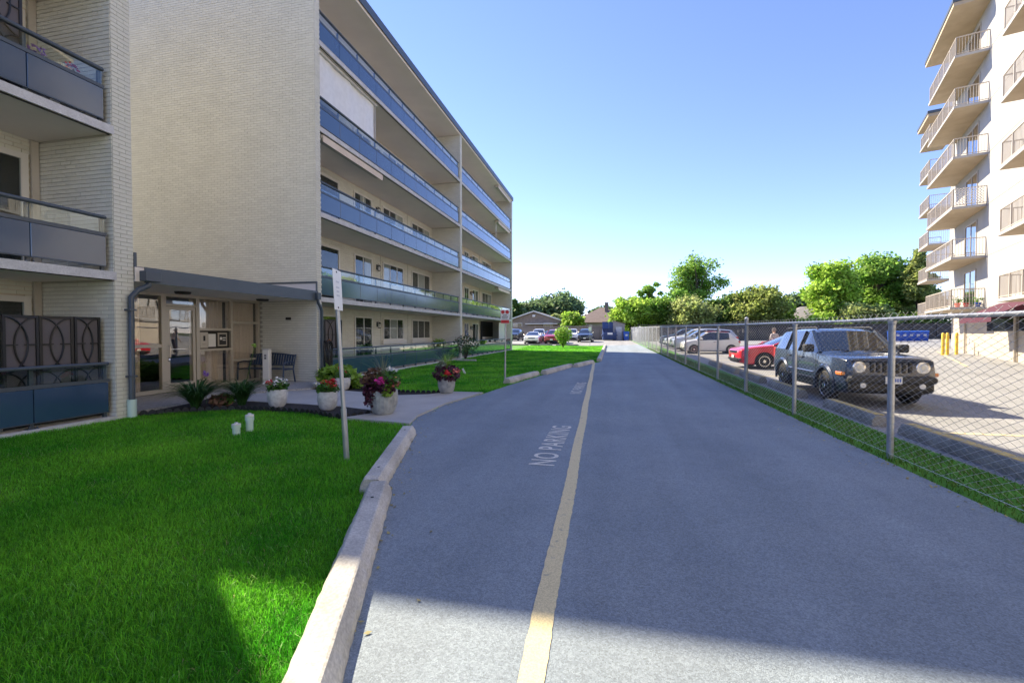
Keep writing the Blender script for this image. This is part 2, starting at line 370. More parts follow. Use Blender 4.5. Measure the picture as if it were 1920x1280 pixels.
def flat(name, poly, z, m, thick=0.0, parent=None):
    bm = bmesh.new(); vs = [bm.verts.new((x, y, z)) for x, y in poly]; f = bm.faces.new(vs)
    if f.normal.z < 0: f.normal_flip()
    if thick:
        r = bmesh.ops.extrude_face_region(bm, geom=[f])
        bmesh.ops.translate(bm, vec=(0,0,-thick), verts=[e for e in r['geom'] if isinstance(e, bmesh.types.BMVert)])
    bmesh.ops.triangulate(bm, faces=[q for q in bm.faces if len(q.verts) > 4]); bmesh.ops.recalc_face_normals(bm, faces=bm.faces)
    me = bpy.data.meshes.new(name); bm.to_mesh(me); bm.free(); me.materials.append(M[m])
    return link(name, me, parent)
def blades(name, px, py, pz, hgt, wid, lean, m, seg2=True):   # many grass blades in one mesh
    n = len(px); a = RNG.uniform(0, 2*np.pi, n); la = RNG.uniform(0, 2*np.pi, n)
    dx, dy = np.cos(a)*wid/2, np.sin(a)*wid/2; lx, ly = np.cos(la)*lean*hgt, np.sin(la)*lean*hgt
    V = np.zeros((n, 5, 3), np.float32)
    V[:,0] = np.stack([px-dx, py-dy, pz], 1); V[:,1] = np.stack([px+dx, py+dy, pz], 1)
    V[:,2] = np.stack([px+dx*.8+lx*.35, py+dy*.8+ly*.35, pz+hgt*.6], 1); V[:,3] = np.stack([px-dx*.8+lx*.35, py-dy*.8+ly*.35, pz+hgt*.6], 1)
    V[:,4] = np.stack([px+lx, py+ly, pz+hgt*(1-0.35*lean)], 1)
    base = (np.arange(n)*5)[:,None]; L = (base + np.array([0,1,2,3,3,2,4])[None]).ravel(); C = np.tile([4,3], n)
    return link(name, npmesh(name, V.reshape(-1,3), L, C, m))
def leaf_mesh(name, C, size, m, flatten=0.0, aspect=1.6, droop=0.0):
    n = len(C); C = np.asarray(C, np.float32)
    nrm = RNG.normal(size=(n,3)); nrm[:,2] = np.abs(nrm[:,2]) + flatten; nrm /= np.linalg.norm(nrm, axis=1)[:,None]
    t = RNG.normal(size=(n,3)); t[:,2] -= droop; t -= nrm*np.sum(t*nrm, 1)[:,None]; t /= np.linalg.norm(t, axis=1)[:,None]
    b = np.cross(nrm, t); sz = (np.asarray(size)*RNG.uniform(.6, 1.35, n))[:,None]
    V = np.stack([C - t*sz*aspect/2, C + b*sz*.5, C + t*sz*aspect/2 + nrm*sz*.15, C - b*sz*.5], 1)
    L = np.arange(n*4); return npmesh(name, V.reshape(-1,3), L, np.full(n, 4), m)


# ================================================================== GROUND
EDGE = [(-14,-0.55),(-4,-0.45),(0,-0.62),(1.7,-1.27),(4.0,-2.24),(6.7,-3.14),(7.3,-3.42),(8.0,-3.62),(9.5,-3.62),(11.3,-3.28),(13.4,-3.02),(16.5,-2.55),(20.6,-1.72),(22.8,-1.0),(23.6,-0.68),(48.5,-0.95)]
EY = [p[0] for p in EDGE]; EX = [p[1] for p in EDGE]
def edgeL(y): return np.interp(y, EY, EX)
def fenceX(y): return 3.46 - 0.016*(np.asarray(y, float) - 7)
def fx(y): return float(fenceX(y))

gy = list(np.linspace(-30, 90, 61)) + [120, 200, 400, 900]
g_ = strip('ground', [-120]+gy, [-500]*(len(gy)+1), [500]*(len(gy)+1), 200, -0.16, 'earth')
ys = sorted(set(list(np.linspace(-14, 48.5, 90)) + EY))
drive = strip('driveway', ys, [edgeL(y) for y in ys], [fx(y)-0.14 for y in ys], 10, 0.0, 'asphalt')
ys2 = np.linspace(48.5, 68, 20)
strip('rear_parking_lot', ys2, [-34]*20, [fx(y)-0.14 for y in ys2], 30, 0.0, 'lot_asphalt')
strip('parking_lot', np.linspace(-14, 64, 60), [4.22]*60, [60]*60, 40, -0.02, 'lot_asphalt')
strip('grass_verge', ys+[55,60,68], [fx(y)-0.14 for y in ys+[55,60,68]], [4.22]*(len(ys)+3), 3, -0.01, 'soil')
strip('lawn', ys, [-9.1]*len(ys), [edgeL(y) for y in ys], 8, -0.02, 'soil')
strip('bounce_street', np.linspace(-34,-15,6), [-120]*6, [120]*6, 40, -0.02, 'lot_asphalt')  # unseen paving added behind the camera to bounce sunlight into the shade
strip('side_lawn', np.linspace(40.3, 48.5, 8), [-34]*8, [-9.1]*8, 10, -0.02, 'soil')

WALK = [(-9.55,9.35),(-8.85,10.05),(-8.05,10.95),(-7.1,10.95),(-6.2,10.75),(-5.2,10.45),(-4.55,10.75),(-4.2,11.4),(-3.30,11.4),(-3.62,9.5),(-3.60,8.0),(-3.42,7.25),(-4.85,7.5),(-4.45,8.25),(-5.6,8.6),(-6.6,8.72),(-7.6,8.78),(-8.6,8.8),(-9.4,9.0)]
flat('walkway', WALK, 0.035, 'concrete', 0.06); struct(bpy.data.objects['walkway'])
GRAV = [(-10.95,6.97),(-10.95,12.43),(-8.95,12.43),(-8.2,11.6),(-8.05,10.95),(-8.85,10.05),(-9.55,9.35),(-9.4,9.0),(-9.2,8.5),(-8.95,7.0)]
struct(flat('gravel_pad', GRAV, 0.075, 'gravel', 0.1))
BED1 = [(-9.2,8.5),(-9.4,9.0),(-8.6,8.8),(-7.6,8.78),(-6.6,8.72),(-5.6,8.6),(-4.45,8.25),(-4.85,7.5),(-5.1,7.55),(-5.9,7.85),(-6.8,7.95),(-7.6,7.9),(-8.3,7.5),(-8.9,6.98),(-8.95,7.0)]
struct(flat('mulch_bed', BED1, 0.025, 'mulch', 0.05))
BED2 = [(-8.05,10.95),(-8.2,11.6),(-8.9,12.4),(-8.9,13.0),(-8.0,12.4),(-7.3,11.7),(-6.5,11.25),(-5.3,11.0),(-4.6,11.05),(-4.2,11.4),(-4.55,10.75),(-5.2,10.45),(-6.2,10.75),(-7.1,10.95)]
struct(flat('mulch_bed', BED2, 0.025, 'mulch', 0.05))
# scalloped bed edging: one black plastic strip per bed
def edging(pts, label):
    mb = MB(); P = [Vector((x, y, 0)) for x, y in pts]
    for a, b in zip(P[:-1], P[1:]):
        n = max(1, int((b-a).length/0.13))
        for k in range(n):
            c = a + (b-a)*((k+.5)/n); d = (b-a).normalized(); w = 0.06
            prof = [(-w,-.03),(w,-.03),(w,.045),(w*.6,.085),(0,.1),(-w*.6,.085),(-w,.045)]
            nrm = Vector((-d.y, d.x, 0))*0.012
            f = [c + d*u + Vector((0,0,v)) + nrm for u, v in prof]; bk = [c + d*u + Vector((0,0,v)) - nrm for u, v in prof]
            mb.add(f+bk, [tuple(range(7)), tuple(range(13,6,-1))] + [(i, (i+1) % 7+0, (i+1) % 7+7, i+7) for i in range(7)])
    stuff(tag(mb.build('bed_edging', 'edging'), label, 'edging'))
edging([(-8.9,6.98),(-8.3,7.5),(-7.6,7.9),(-6.8,7.95),(-5.9,7.85),(-5.1,7.55),(-4.85,7.5),(-4.45,8.25)], 'black scalloped plastic edging between the lawn and the bed with lily clumps')
edging([(-8.0,12.4),(-7.3,11.7),(-6.5,11.25),(-5.3,11.0),(-4.6,11.05),(-4.2,11.4)], 'black scalloped plastic edging in front of the hosta bed by the walkway')

# lawn blades
def lawn_pts(x0, x1, y0, y1, dens):
    n = int((x1-x0)*(y1-y0)*dens); x = RNG.uniform(x0, x1, n); y = RNG.uniform(y0, y1, n)
    ok = (x > -8.93) & (x < edgeL(y) - 0.01 + 0.05*RNG.random(n)**3)
    for poly in (WALK, BED1, BED2): ok &= ~inpoly(x, y, poly)
    # within view of the camera only
    ok &= (x > -1.55*y - 2.2)
    return x[ok], y[ok]
ax = []; ay = []; aw = []; ah = []
for (x0, x1, y0, y1, dens, w, h) in ((-6,-0.7,0.5,3.2,9000,.0042,.062), (-9,-1.3,3.2,5.5,5600,.0052,.06), (-9,-2,5.5,8.2,3200,.0062,.056),
                                     (-9,-2.5,8.2,13,1500,.0085,.052), (-9,-1,13,20,800,.012,.05), (-9,-.5,20,30,420,.018,.05), (-9,-.5,30,48.4,240,.026,.05)):
    x, y = lawn_pts(x0, x1, y0, y1, dens); n = len(x)
    patch = 0.75 + 0.5*(np.sin(x*2.1+1)*np.sin(y*1.7)*.5+.5) + 0.25*(np.sin(x*7.3+y*3.1)*np.sin(y*6.1-x*2)*.5)
    ax.append(x); ay.append(y); aw.append(w*RNG.uniform(.7,1.3,n)); ah.append(h*patch*RNG.uniform(.55,1.35,n))
ax, ay, aw, ah = map(np.concatenate, (ax, ay, aw, ah))
lg = blades('lawn_grass', ax, ay, zg(ax, ay)-0.02, ah, aw, RNG.uniform(.15, 1.0, len(ax)), 'grass')
stuff(lg); tag(lg, 'lush green mown grass on the lawn beside the driveway', 'grass')
for (nm, nn, hh, mm, lab) in (('long_grass_blades', 7000, .07, 'grass_pale', 'scattered long pale blades standing out in the near lawn'), ('dry_grass_blades', 5000, .05, 'grass_dry', 'scattered dry straw-coloured blades in the near lawn')):
    x, y = lawn_pts(-9, -.8, .6, 8.5, nn/45.)
    if nm[0] == 'd':
        w_ = np.sin(x*1.9+.7)*np.sin(y*2.3+1.1)+.35*np.sin(x*6+y*4); k_ = w_ > .25; x, y = x[k_], y[k_]
    o_ = blades(nm, x, y, zg(x, y)-.02, hh*RNG.uniform(.7,1.3,len(x)), np.full(len(x), .0045), RNG.uniform(.4,1.4,len(x)), mm); stuff(o_); tag(o_, lab, 'grass')
n = 16000; x = np.zeros(n); y = RNG.uniform(3.0, 40, n)**1.0; y = 3 + (y-3)**1.25/37**0.25; x = fenceX(y) + RNG.uniform(-.17, .68, n)
vg = blades('verge_grass', x, y, zg(x, y)-0.02, RNG.uniform(.03,.12,n), 0.005+0.0006*y, RNG.uniform(.2, 1.2, n), 'rough_grass')
stuff(vg); tag(vg, 'patchy rough grass growing under the chain-link fence', 'grass')

# dry leaf litter and grit along the driveway edges
n = 900; y = RNG.uniform(1.2, 24, n); side = RNG.random(n) < .45
x = np.where(side, edgeL(y)+.05+RNG.exponential(.10, n), fenceX(y)-.16-RNG.exponential(.12, n))
C = np.stack([x, y, zg(x, y)+.008], 1)
lt = link('leaf_litter', leaf_mesh('leaf_litter', C, .022, 'grass_dry', flatten=4.0)); stuff(lt); tag(lt, 'dry leaf litter scattered along the driveway edges', 'leaf litter')
# painted markings (children of the driveway)
mb = MB(); yy = np.linspace(0.4, 23.1, 420)
for k, y in enumerate(yy):
    xc = -0.36 - 0.0275*(y-2.0); w = .062
    for sgn in (-1, 1): mb.v.append((xc+sgn*w+random.uniform(-.004,.004)+.006*math.sin(y*1.7), y, zgf(xc, y)+0.004))
for k in range(len(yy)-1): mb.f.append((2*k, 2*k+1, 2*k+3, 2*k+2)); mb.mi.append(0)
mb.build('yellow_line', 'marking_yellow', drive)
def ground_text(txt, x_base, y0, y1, size_x, z):
    cu = bpy.data.curves.new('t', 'FONT'); cu.body = txt; cu.size = 1; cu.space_character = 1.12; cu.offset = 0.012
    o = bpy.data.objects.new('t', cu); COL.objects.link(o); bpy.context.view_layer.update()
    me = bpy.data.meshes.new_from_object(o.evaluated_get(bpy.context.evaluated_depsgraph_get()))
    bpy.data.objects.remove(o)
    co = np.array([v.co[:] for v in me.vertices]); mn = co.min(0); mx = co.max(0)
    for v in me.vertices:
        u = (v.co.x-mn[0])/(mx[0]-mn[0]); w = (v.co.y-mn[1])/(mx[1]-mn[1])
        X = x_base - w*size_x; Y = y0 + u*(y1-y0); v.co = (X, Y, zgf(X, Y)+z)
    me.materials.clear(); me.materials.append(M['marking_white']); me.update()
    return link('painted_lettering', me, drive)
ground_text('NO PARKING', -0.68, 5.40, 7.74, 0.32, 0.0045)
ground_text('NO PARKING', -0.80, 11.75, 14.3, 0.30, 0.0045)
lot = bpy.data.objects['parking_lot']
def lot_line(a, b, w, name='yellow_line'):
    mb = MB(); a = Vector((*a,0)); b = Vector((*b,0)); d = (b-a).normalized(); nn = Vector((-d.y, d.x, 0))*w/2; K = 14
    for k in range(K+1):
        p = a+(b-a)*k/K
        for q in (p-nn, p+nn): mb.v.append((q.x, q.y, zgf(q.x, q.y)-0.02+0.005))
    for k in range(K): mb.f.append((2*k, 2*k+1, 2*k+3, 2*k+2)); mb.mi.append(0)
    mb.build(name, 'marking_yellow', lot)
for yl in (8.6, 17.6, 20.4, 23.2, 26.0, 28.8, 31.6, 34.4): lot_line((4.75, yl), (9.8, yl+.1), .1)
lot_line((14, 22), (20, 34), .1); lot_line((14.5, 9.5), (15.5, 12), .1)

# ================================================================== WHEEL STOPS
def wheel_stop(a, b, label, h=0.15, w=0.26, top=0.15, m='stop_concrete', group=None, rough=0.004, yellow=False, holes=True):
    a = Vector((*a, 0)); b = Vector((*b, 0)); L = (b-a).length; d = (b-a).normalized(); rz = math.atan2(d.y, d.x)
    c = (a+b)/2; t = thing('wheel_stop', label, 'wheel stop', (c.x, c.y, zgf(c.x, c.y)-.004), rz, group)
    rnd = random.Random(int(c.x*100)+int(c.y*977))
    K = max(8, int(L/0.07)); prof = [(-w/2,-.02),(-w/2,.035),(-w/2*.93,h*.5),(-top/2-.008,h-.006),(-top/2+.004,h),(top/2-.004,h),(top/2+.008,h-.006),(w/2*.93,h*.5),(w/2,.035),(w/2,-.02)]
    mb = MB(); n = len(prof)
    for k in range(K+1):
        x = -L/2 + L*k/K
        e = 0.035 if k in (0, K) else 0
        for (y, z) in prof:
            j = rnd.uniform(-1,1)*rough*(1.4 if z < h*.6 else .4)
            sc = 1 - (e*1.2 if e else 0)
            mb.v.append((x + (rnd.uniform(-.01,.01)), y*sc + j, max(z*(1-(.12 if e else 0)), -.02) + (j*.4 if z > 0 else 0)))
    for k in range(K):
        for i in range(n-1): mb.f.append((k*n+i, k*n+i+1, (k+1)*n+i+1, (k+1)*n+i)[::-1]); mb.mi.append(0)
    mb.f.append(tuple(range(n))); mb.mi.append(0); mb.f.append(tuple(range(K*n+n-1, K*n-1, -1))); mb.mi.append(0)
    mb.build('block', m, t)
    if yellow:
        q = MB(); q.box(-L/2+.04, L/2-.04, -top/2-.02, top/2-.02, h+.001, h+.005); q.build('painted_edge', 'curb_yellow', t)
    if holes:
        for s in (-1, 1):
            q = MB(); q.lathe([(0.0, 0.0), (0.014, 0.0), (0.014, 0.004), (0.0, 0.004)], 10, (s*L*.36, 0.0, h-.001)); q.build('pin', 'black', t)
    return t
wheel_stop((-0.90,0.75), (-2.26,4.10), 'long weathered concrete wheel stop overlapped by sunlight, beside the lawn', h=.15, w=.25, top=.135)
wheel_stop((-2.36,4.12), (-3.14,6.62), 'concrete wheel stop beside the leaning sign post and lawn', h=.15, w=.25, top=.135)
wheel_stop((-3.22,13.75), (-2.75,16.55), 'concrete wheel stop at the foot of the tow-away sign', h=.16)
wheel_stop((-2.52,16.75), (-1.86,20.5), 'concrete wheel stop between the tow-away sign stop and the yellow line end', h=.16)
wheel_stop((-1.62,20.2), (-1.02,23.0), 'concrete wheel stop touching the far end of the yellow line', h=.16)
ORD = ['first','second','third','fourth','fifth','sixth','seventh','eighth','ninth']
for k in range(9):
    y0 = 24.1 + k*2.6
    wheel_stop((-0.72-.008*k, y0), (-0.74-.008*k, y0+2.2), 'concrete wheel stop, %s from the yellow line in the row edging the far lawn' % ORD[k], h=.17, group='wheel stops edging the far lawn')
for k, (y0, y1) in enumerate(((5.4,8.35),(8.95,11.0),(12.2,14.6),(15.2,17.7),(18.1,20.4),(20.8,23.1))):
    wheel_stop((4.46, y0), (4.52, y1), 'low parking kerb with worn yellow edge ' + ('ahead of the grey SUV and its bumper','at the front wheel of the grey SUV','at the rear wheel of the grey SUV','between the grey SUV and the red sedan','in front of the red sedan nose','just past the red sedan along the fence')[k], h=.17, w=.24, top=.14, m='dirty_concrete', yellow=True, group='kerbs along the fence', holes=False)
for k, (x0, x1) in enumerate(((-17.0,-14.4),(-14.2,-11.6),(-11.3,-9.0),(-8.8,-6.4),(-6.0,-3.6))):
    wheel_stop((x0, 48.7), (x1, 48.7), 'low kerb at the rear parking lot, %s from the lime-green shrub' % ('fifth','fourth','third','second','first')[k], h=.14, group='kerbs of the rear lot', m='dirty_concrete', holes=False)

# ================================================================== CHAIN-LINK FENCE
ft = thing('chain_link_fence', 'tall galvanised chain-link fence between driveway and parking lot', 'fence', (fx(20), 20, zgf(fx(20), 20)))
PY = [0.6, 3.65, 6.72, 9.76, 12.85] + [12.85 + 3.05*k for k in range(1, 19)]
FZ = lambda y: zgf(fx(y), y)
for i, y in enumerate(PY):
    x = fx(y); z = FZ(y); big = abs(y-12.85) < .1
    mb = MB(); r = .045 if big else .037
    if big: mb.lathe([(r,-.1),(r,1.86),(r*1.15,1.87),(r*1.15,1.92),(r*.5,1.95),(0,1.96)], 14, (x, y, z))
    else: mb.lathe([(r,-.1),(r,1.70),(r*1.2,1.705),(r*1.2,1.75)], 12, (x+.0, y, z))
    wbuild(mb, 'post', 'galvanised', ft, True)
mb = MB(); yr = np.linspace(-1, PY[-1], 40); mb.tube([(fx(y), y, FZ(y)+1.765 + .004*math.sin(y*1.3)) for y in yr], .024, 10)
wbuild(mb, 'top_rail', 'galvanised', ft, True)
mb = MB(); mb.tube([(fx(y)-.03, y, FZ(y)+.06) for y in yr], .003, 4); wbuild(mb, 'tension_wire', 'wire', ft)
# woven wires
P_, ST = 0.074, 0.037; nst = 48; wire_r = 0.0022
yk = np.arange(2.6, PY[-1], P_/2*1.0)[::2]; nw = len(yk); zz = np.arange(nst+2)*ST
zig = np.where(np.arange(nst+2) % 2 == 0, -1, 1)*(P_/2*1.02); flip = np.where(np.arange(nw) % 2 == 0, 1, -1)
V = np.zeros((nw, nst+2, 3, 3), np.float32)
rad = wire_r*(1 + 0.012*np.clip(yk-8, 0, 60))
for j in range(nst+2):
    y = yk + zig[j]*flip; xo = fenceX(y) - 0.026 + 0.002*flip*(-1)**j
    zb = zg(fenceX(yk), yk) + 0.03 + zz[j]
    if j == nst+1: y = yk + zig[j]*flip*.2
    for k in range(3):
        a = 2*np.pi*k/3 + .5
        V[:, j, k, 0] = xo + rad*np.cos(a); V[:, j, k, 1] = y + 0.7*rad*np.sin(a); V[:, j, k, 2] = zb + 0.7*rad*np.sin(a)
idx = np.arange(nw*(nst+2)*3).reshape(nw, nst+2, 3)
quads = []
for k in range(3):
    k2 = (k+1) % 3
    quads.append(np.stack([idx[:, :-1, k], idx[:, :-1, k2], idx[:, 1:, k2], idx[:, 1:, k]], -1).reshape(-1, 4))
Q = np.concatenate(quads); V = V.reshape(-1, 3) - np.array(ORG[ft.name], np.float32)
stuff(link('wire_mesh', npmesh('wire_mesh', V, Q.ravel(), np.full(len(Q), 4), 'wire'), ft))

# ================================================================== APARTMENT WINGS (left)
FX, BX = -8.95, -10.75                       # slab edge plane, balcony back wall plane
LV = [0.05] + [2.70 + 2.65*k for k in range(4)]   # floor tops
ROOF_B, ROOF_T = 13.30, 13.67
def brick_courses(mb, org, ux, uy, width, z0, z1, out, L=.235, H=.075, depth=.012, holes=(), singles=None, j=.011):
    """bricks on a vertical wall: start point org(x,y), unit direction (ux,uy), outward normal out"""
    n = int((z1-z0)/H)
    for r in range(n):
        za = z0 + r*H + j/2; zb = z0 + (r+1)*H - j/2
        u = -L/2 if r % 2 else 0.0
        while u < width - .02:
            a = max(u + j*.3, 0.0); b = min(u + L - j*.3, width); u += L
            if b - a < .02: continue
            zc = (za+zb)/2; uc = (a+b)/2
            if any(h[0] < uc < h[1] and h[2] < zc < h[3] for h in holes): continue
            d = depth*random.uniform(.75, 1.15)
            def P(q, z, o): return (org[0]+ux*q+out[0]*o, org[1]+uy*q+out[1]*o, z)
            vs = [P(a,za,-.004),P(b,za,-.004),P(b,zb,-.004),P(a,zb,-.004),P(a,za,d),P(b,za,d),P(b,zb,d),P(a,zb,d)]
            fs = [(4,5,6,7),(0,1,5,4),(2,3,7,6),(1,2,6,5),(3,0,4,7)]
            tgt = MB() if singles is not None else mb
            tgt.add(vs, fs)
            if singles is not None: singles.append(tgt)

def railing(t, y0, y1, fl, first_div, pw, x=-9.03, name_first=''):
    """guard railing: rail + posts mesh > panel, glass_pane sub-parts"""
    zb, zp, zgl, zr = fl+.10, fl+.64, fl+.70, fl+.95
    mb = MB(); mb.bbox(x-.045, x+.045, y0, y1, zr, zr+.055, .018)
    mb.box(x-.022, x+.026, y0, y1, zp, zgl)
    mb.box(x-.015, x+.020, y0+.01, y1-.01, zb-.012, zb)
    divs = [y0+.01]
    y = first_div
    while y < y1 - .25:
        divs.append(y); y += pw
    divs.append(y1-.01)
    for y in divs[1:-1]: mb.box(x-.075, x-.028, y-.025, y+.025, fl, zr)
    for y in (divs[0]+.03, divs[-1]-.03): mb.box(x-.075, x-.028, y-.025, y+.025, fl, zr)
    for y in divs[1:-1]:                                        # foot plates and bolts
        mb.box(x-.10, x+.01, y-.07, y+.07, fl, fl+.012)
        for s in (-.05, .05): mb.lathe([(.010,0),(.010,.03),(0,.034)], 6, (x-.0, y+s, fl+.012))
    rl = wbuild(mb, 'railing', 'dark_metal', t)
    for a, b in zip(divs[:-1], divs[1:]):
        q = MB(); q.bbox(x-.012, x+.022, a+.006, b-.006, zb, zp-.006, .006); wbuild(q, 'panel', 'panel_metal', t, parent=rl)
        q = MB(); q.box(x-.006, x+.006, a+.01, b-.01, zgl, zr); wbuild(q, 'glass_pane', 'rail_glass', t, parent=rl)
    return rl
def window(t, y0, y1, z0, z1, x=BX, panes=2, fw=.06, name='window', sill=False, curtain=None, splits=None):
    mb = MB(); X1 = x+.055
    mb.box(x-.05, X1, y0, y1, z1-fw, z1); mb.box(x-.05, X1, y0, y1, z0, z0+fw)
    mb.box(x-.05, X1, y0, y0+fw, z0+fw, z1-fw); mb.box(x-.05, X1, y1-fw, y1, z0+fw, z1-fw)
    sp = splits or [k/panes for k in range(1, panes)]
    ed = [y0+fw] + [y0+(y1-y0)*s for s in sp] + [y1-fw]
    for e in ed[1:-1]: mb.box(x-.05, X1-.012, e-.025, e+.025, z0+fw, z1-fw)
    w = wbuild(mb, name, 'white_trim', t)
    for a, b in zip(ed[:-1], ed[1:]):
        q = MB(); q.box(x+.030, x+.036, a+(.025 if a != ed[0] else 0), b-(.025 if b != ed[-1] else 0), z0+fw, z1-fw); wbuild(q, 'pane', 'pane_glass', t, parent=w)
    q = MB(); q.box(x+.0015, x+.006, y0+.01, y1-.01, z0+.01, z1-.01); wbuild(q, 'dark_backing', 'unlit_interior', t, parent=w)  # thin dark sheet in place of the unlit room behind the glass
    if curtain:
        for (a, b) in curtain:
            q = MB(); A = y0+(y1-y0)*a; B = y0+(y1-y0)*b; K = max(6, int((B-A)/.04))
            for k in range(K+1):
                yy = A+(B-A)*k/K; xo = x+.017+.007*math.sin(k*1.9); q.v += [(xo, yy, z0+fw), (xo, yy, z1-fw)]
            for k in range(K): q.f.append((2*k, 2*k+2, 2*k+3, 2*k+1)); q.mi.append(0)
            wbuild(q, 'curtain', 'curtain_white', t, parent=w)
    if sill:
        q = MB(); q.bbox(x-.02, x+.13, y0-.12, y1+.14, z0-.19, z0-.002, .015); wbuild(q, 'sill', 'white_trim', t, parent=w)
    return w
def lantern(t, y, z, x=BX):
    mb = MB(); mb.box(x, x+.02, y-.06, y+.06, z-.05, z+.18); mb.tube([(x+.02,y,z+.14),(x+.09,y,z+.2),(x+.13,y,z+.16)], .012, 6)
    mb.lathe([(.02,.155),(.09,.10),(.10,.085),(.075,.085)], 6, (x+.13, y, z)); mb.lathe([(.075,-.1),(.08,-.09),(.055,-.115),(.0,-.13)], 6, (x+.13, y, z-.0))
    for k in range(6):
        a = k*math.pi/3; mb.bar((x+.13+.072*math.cos(a), y+.072*math.sin(a), z-.1), (x+.13+.082*math.cos(a), y+.082*math.sin(a), z+.09), .012, .012)
    l = wbuild(mb, 'wall_lantern', 'black', t)
    q = MB(); q.lathe([(.055,-.09),(.062,.08)], 6, (x+.13, y, z)); wbuild(q, 'lantern_glass', 'lamp_glass', t, parent=l)

def wing_shell(t, y0, y1, parts, slab_y):
    """parts: list of (y0,y1) party walls (first and last are end walls) ; the block is 15 m deep"""
    XB = -24.0
    mb = MB(); mb.box(XB, BX, y0+.02, y1-.02, 0, ROOF_B); wbuild(mb, 'core_wall', 'far_brick', t)
    for a, b in parts:
        mb = MB(); e = 0 if (a, b) in (parts[0], parts[-1]) else 1
        mb.box((BX-.001 if e else XB), FX, a, b, -.1, ROOF_B); wbuild(mb, 'party_wall', 'mortar_shade', t)
    mb = MB(); mb.box(XB-.1, FX+.02, y0-.02, y1+.02, ROOF_B, ROOF_B+.10); wbuild(mb, 'roof_slab', 'soffit', t)
    mb = MB(); mb.box(XB-.15, FX+.06, y0-.06, y1+.06, ROOF_B+.10, ROOF_T); rf = wbuild(mb, 'roof', 'roof_grey', t)
    mb = MB(); mb.box(FX+.062, FX+.09, y0-.09, y1+.09, ROOF_B+.085, ROOF_T+.03)
    wbuild(mb, 'roof_fascia', 'fascia', t, parent=rf)
    mb = MB(); mb.box(XB, FX+.06, y0-.09, y0-.062, ROOF_B+.085, ROOF_T+.03); wbuild(mb, 'roof_fascia', 'fascia', t, parent=rf)
    mb = MB(); mb.box(XB, FX+.06, y1+.062, y1+.09, ROOF_B+.085, ROOF_T+.03); wbuild(mb, 'roof_fascia', 'fascia', t, parent=rf)
    for i, fl in enumerate(LV):
        for (a, b) in slab_y:
            th = .14 if i else .15
            mb = MB(); mb.box(BX+.001, FX, a+.001, b-.001, fl-th, fl); s = wbuild(mb, 'balcony_slab', 'soffit', t)
            mb = MB(); mb.box(FX+.001, FX+.018, a-.03 if i else a, b+.03 if i else b, fl-th-.004, fl+.006); wbuild(mb, 'slab_edge', 'slab_edge', t, parent=s)
            if i:
                mb = MB(); mb.box(FX-.06, FX-.03, a+.01, b-.01, fl-th-.018, fl-th+.002); wbuild(mb, 'drip_edge', 'black', t, parent=s)

# ---- near wing (Y up to 6.95) and far wing (Y 12.45 .. 40.35)
nw_ = thing('apartment_wing', 'beige brick apartment wing with lattice privacy screens on its corner balconies', 'apartment building', (FX, 0, 0))
NP = [(-14.0,-13.66), (-3.7,-3.4), (6.61,6.95)]
wing_shell(nw_, -14.0, 6.95, NP, [(-13.66,-3.7), (-3.4,6.61)])
fw_ = thing('apartment_wing', 'long five-storey beige brick wing with blue glass balconies beside the lawn', 'apartment building', (FX, 26, 0))
FP = [(12.45,12.70), (26.02,26.32), (40.02,40.35)]
wing_shell(fw_, 12.45, 40.35, FP, [(12.70,26.02), (26.32,40.02)])

# bricks: corner pier of the near wing brick by brick, the rest joined
sing = []; brick_courses(None, (FX, 6.612), 0, 1, .336, -.02, 9.4, (1, 0), L=.226, singles=sing)
for q in sing[:290]: wbuild(q, 'brick', 'brick', nw_)
mb = MB(); brick_courses(mb, (FX, 6.612), 0, 1, .336, 9.4, ROOF_B, (1, 0), L=.226)
for i in range(5):
    brick_courses(mb, (BX, 6.61), 1, 0, 1.8, LV[i]+.0, (LV[i+1]-.14 if i < 4 else ROOF_B), (0, -1))
stuff(wbuild(mb, 'brickwork', 'brick', nw_))
mb = MB(); brick_courses(mb, (BX, -3.4), 0, 1, 10.0, .05, 9.4, (1, 0), holes=[(7.6,9.83,.1,2.32),(7.6,9.83,2.7,4.9),(7.6,9.83,5.3,7.6)]); stuff(wbuild(mb, 'brickwork', 'brick', nw_))
mb = MB(); brick_courses(mb, (-19.0, 12.45), 1, 0, 10.05, .0, ROOF_B, (0, -1), holes=[(-1,8.0,-.1,2.86)]); stuff(wbuild(mb, 'brickwork', 'brick', fw_))
mb = MB()
for (a, b) in FP: brick_courses(mb, (FX, a+.001), 0, 1, b-a-.002, -.02, ROOF_B, (1, 0), L=.226)
for (a, b) in FP[1:]:
    for i in range(5): brick_courses(mb, (BX, a), 1, 0, 1.8, LV[i], (LV[i+1]-.14 if i < 4 else ROOF_B), (0, -1))
stuff(wbuild(mb, 'brickwork', 'brick', fw_))
WIN = [(15.0,16.4,'d'),(17.45,18.92,'s'),(19.9,22.08,'w'),(23.1,25.58,'w'),(26.75,27.6,'w1'),(28.9,31.0,'w'),(32.05,33.1,'w1'),(34.0,35.55,'s'),(36.7,39.6,'w')]
mb = MB()
for i in range(5):
    z1 = (LV[i+1]-.14) if i < 4 else ROOF_B
    holes = [(a-12.7-.0, b-12.7+.0, LV[i]-.1 if k in 'ds' else LV[i]+1.1, LV[i]+2.26) for a, b, k in [(w[0], w[1], w[2][0]) for w in WIN]]
    brick_courses(mb, (BX, 12.7), 0, 1, 13.32, LV[i], z1, (1, 0), holes=holes)
stuff(wbuild(mb, 'brickwork', 'brick', fw_))
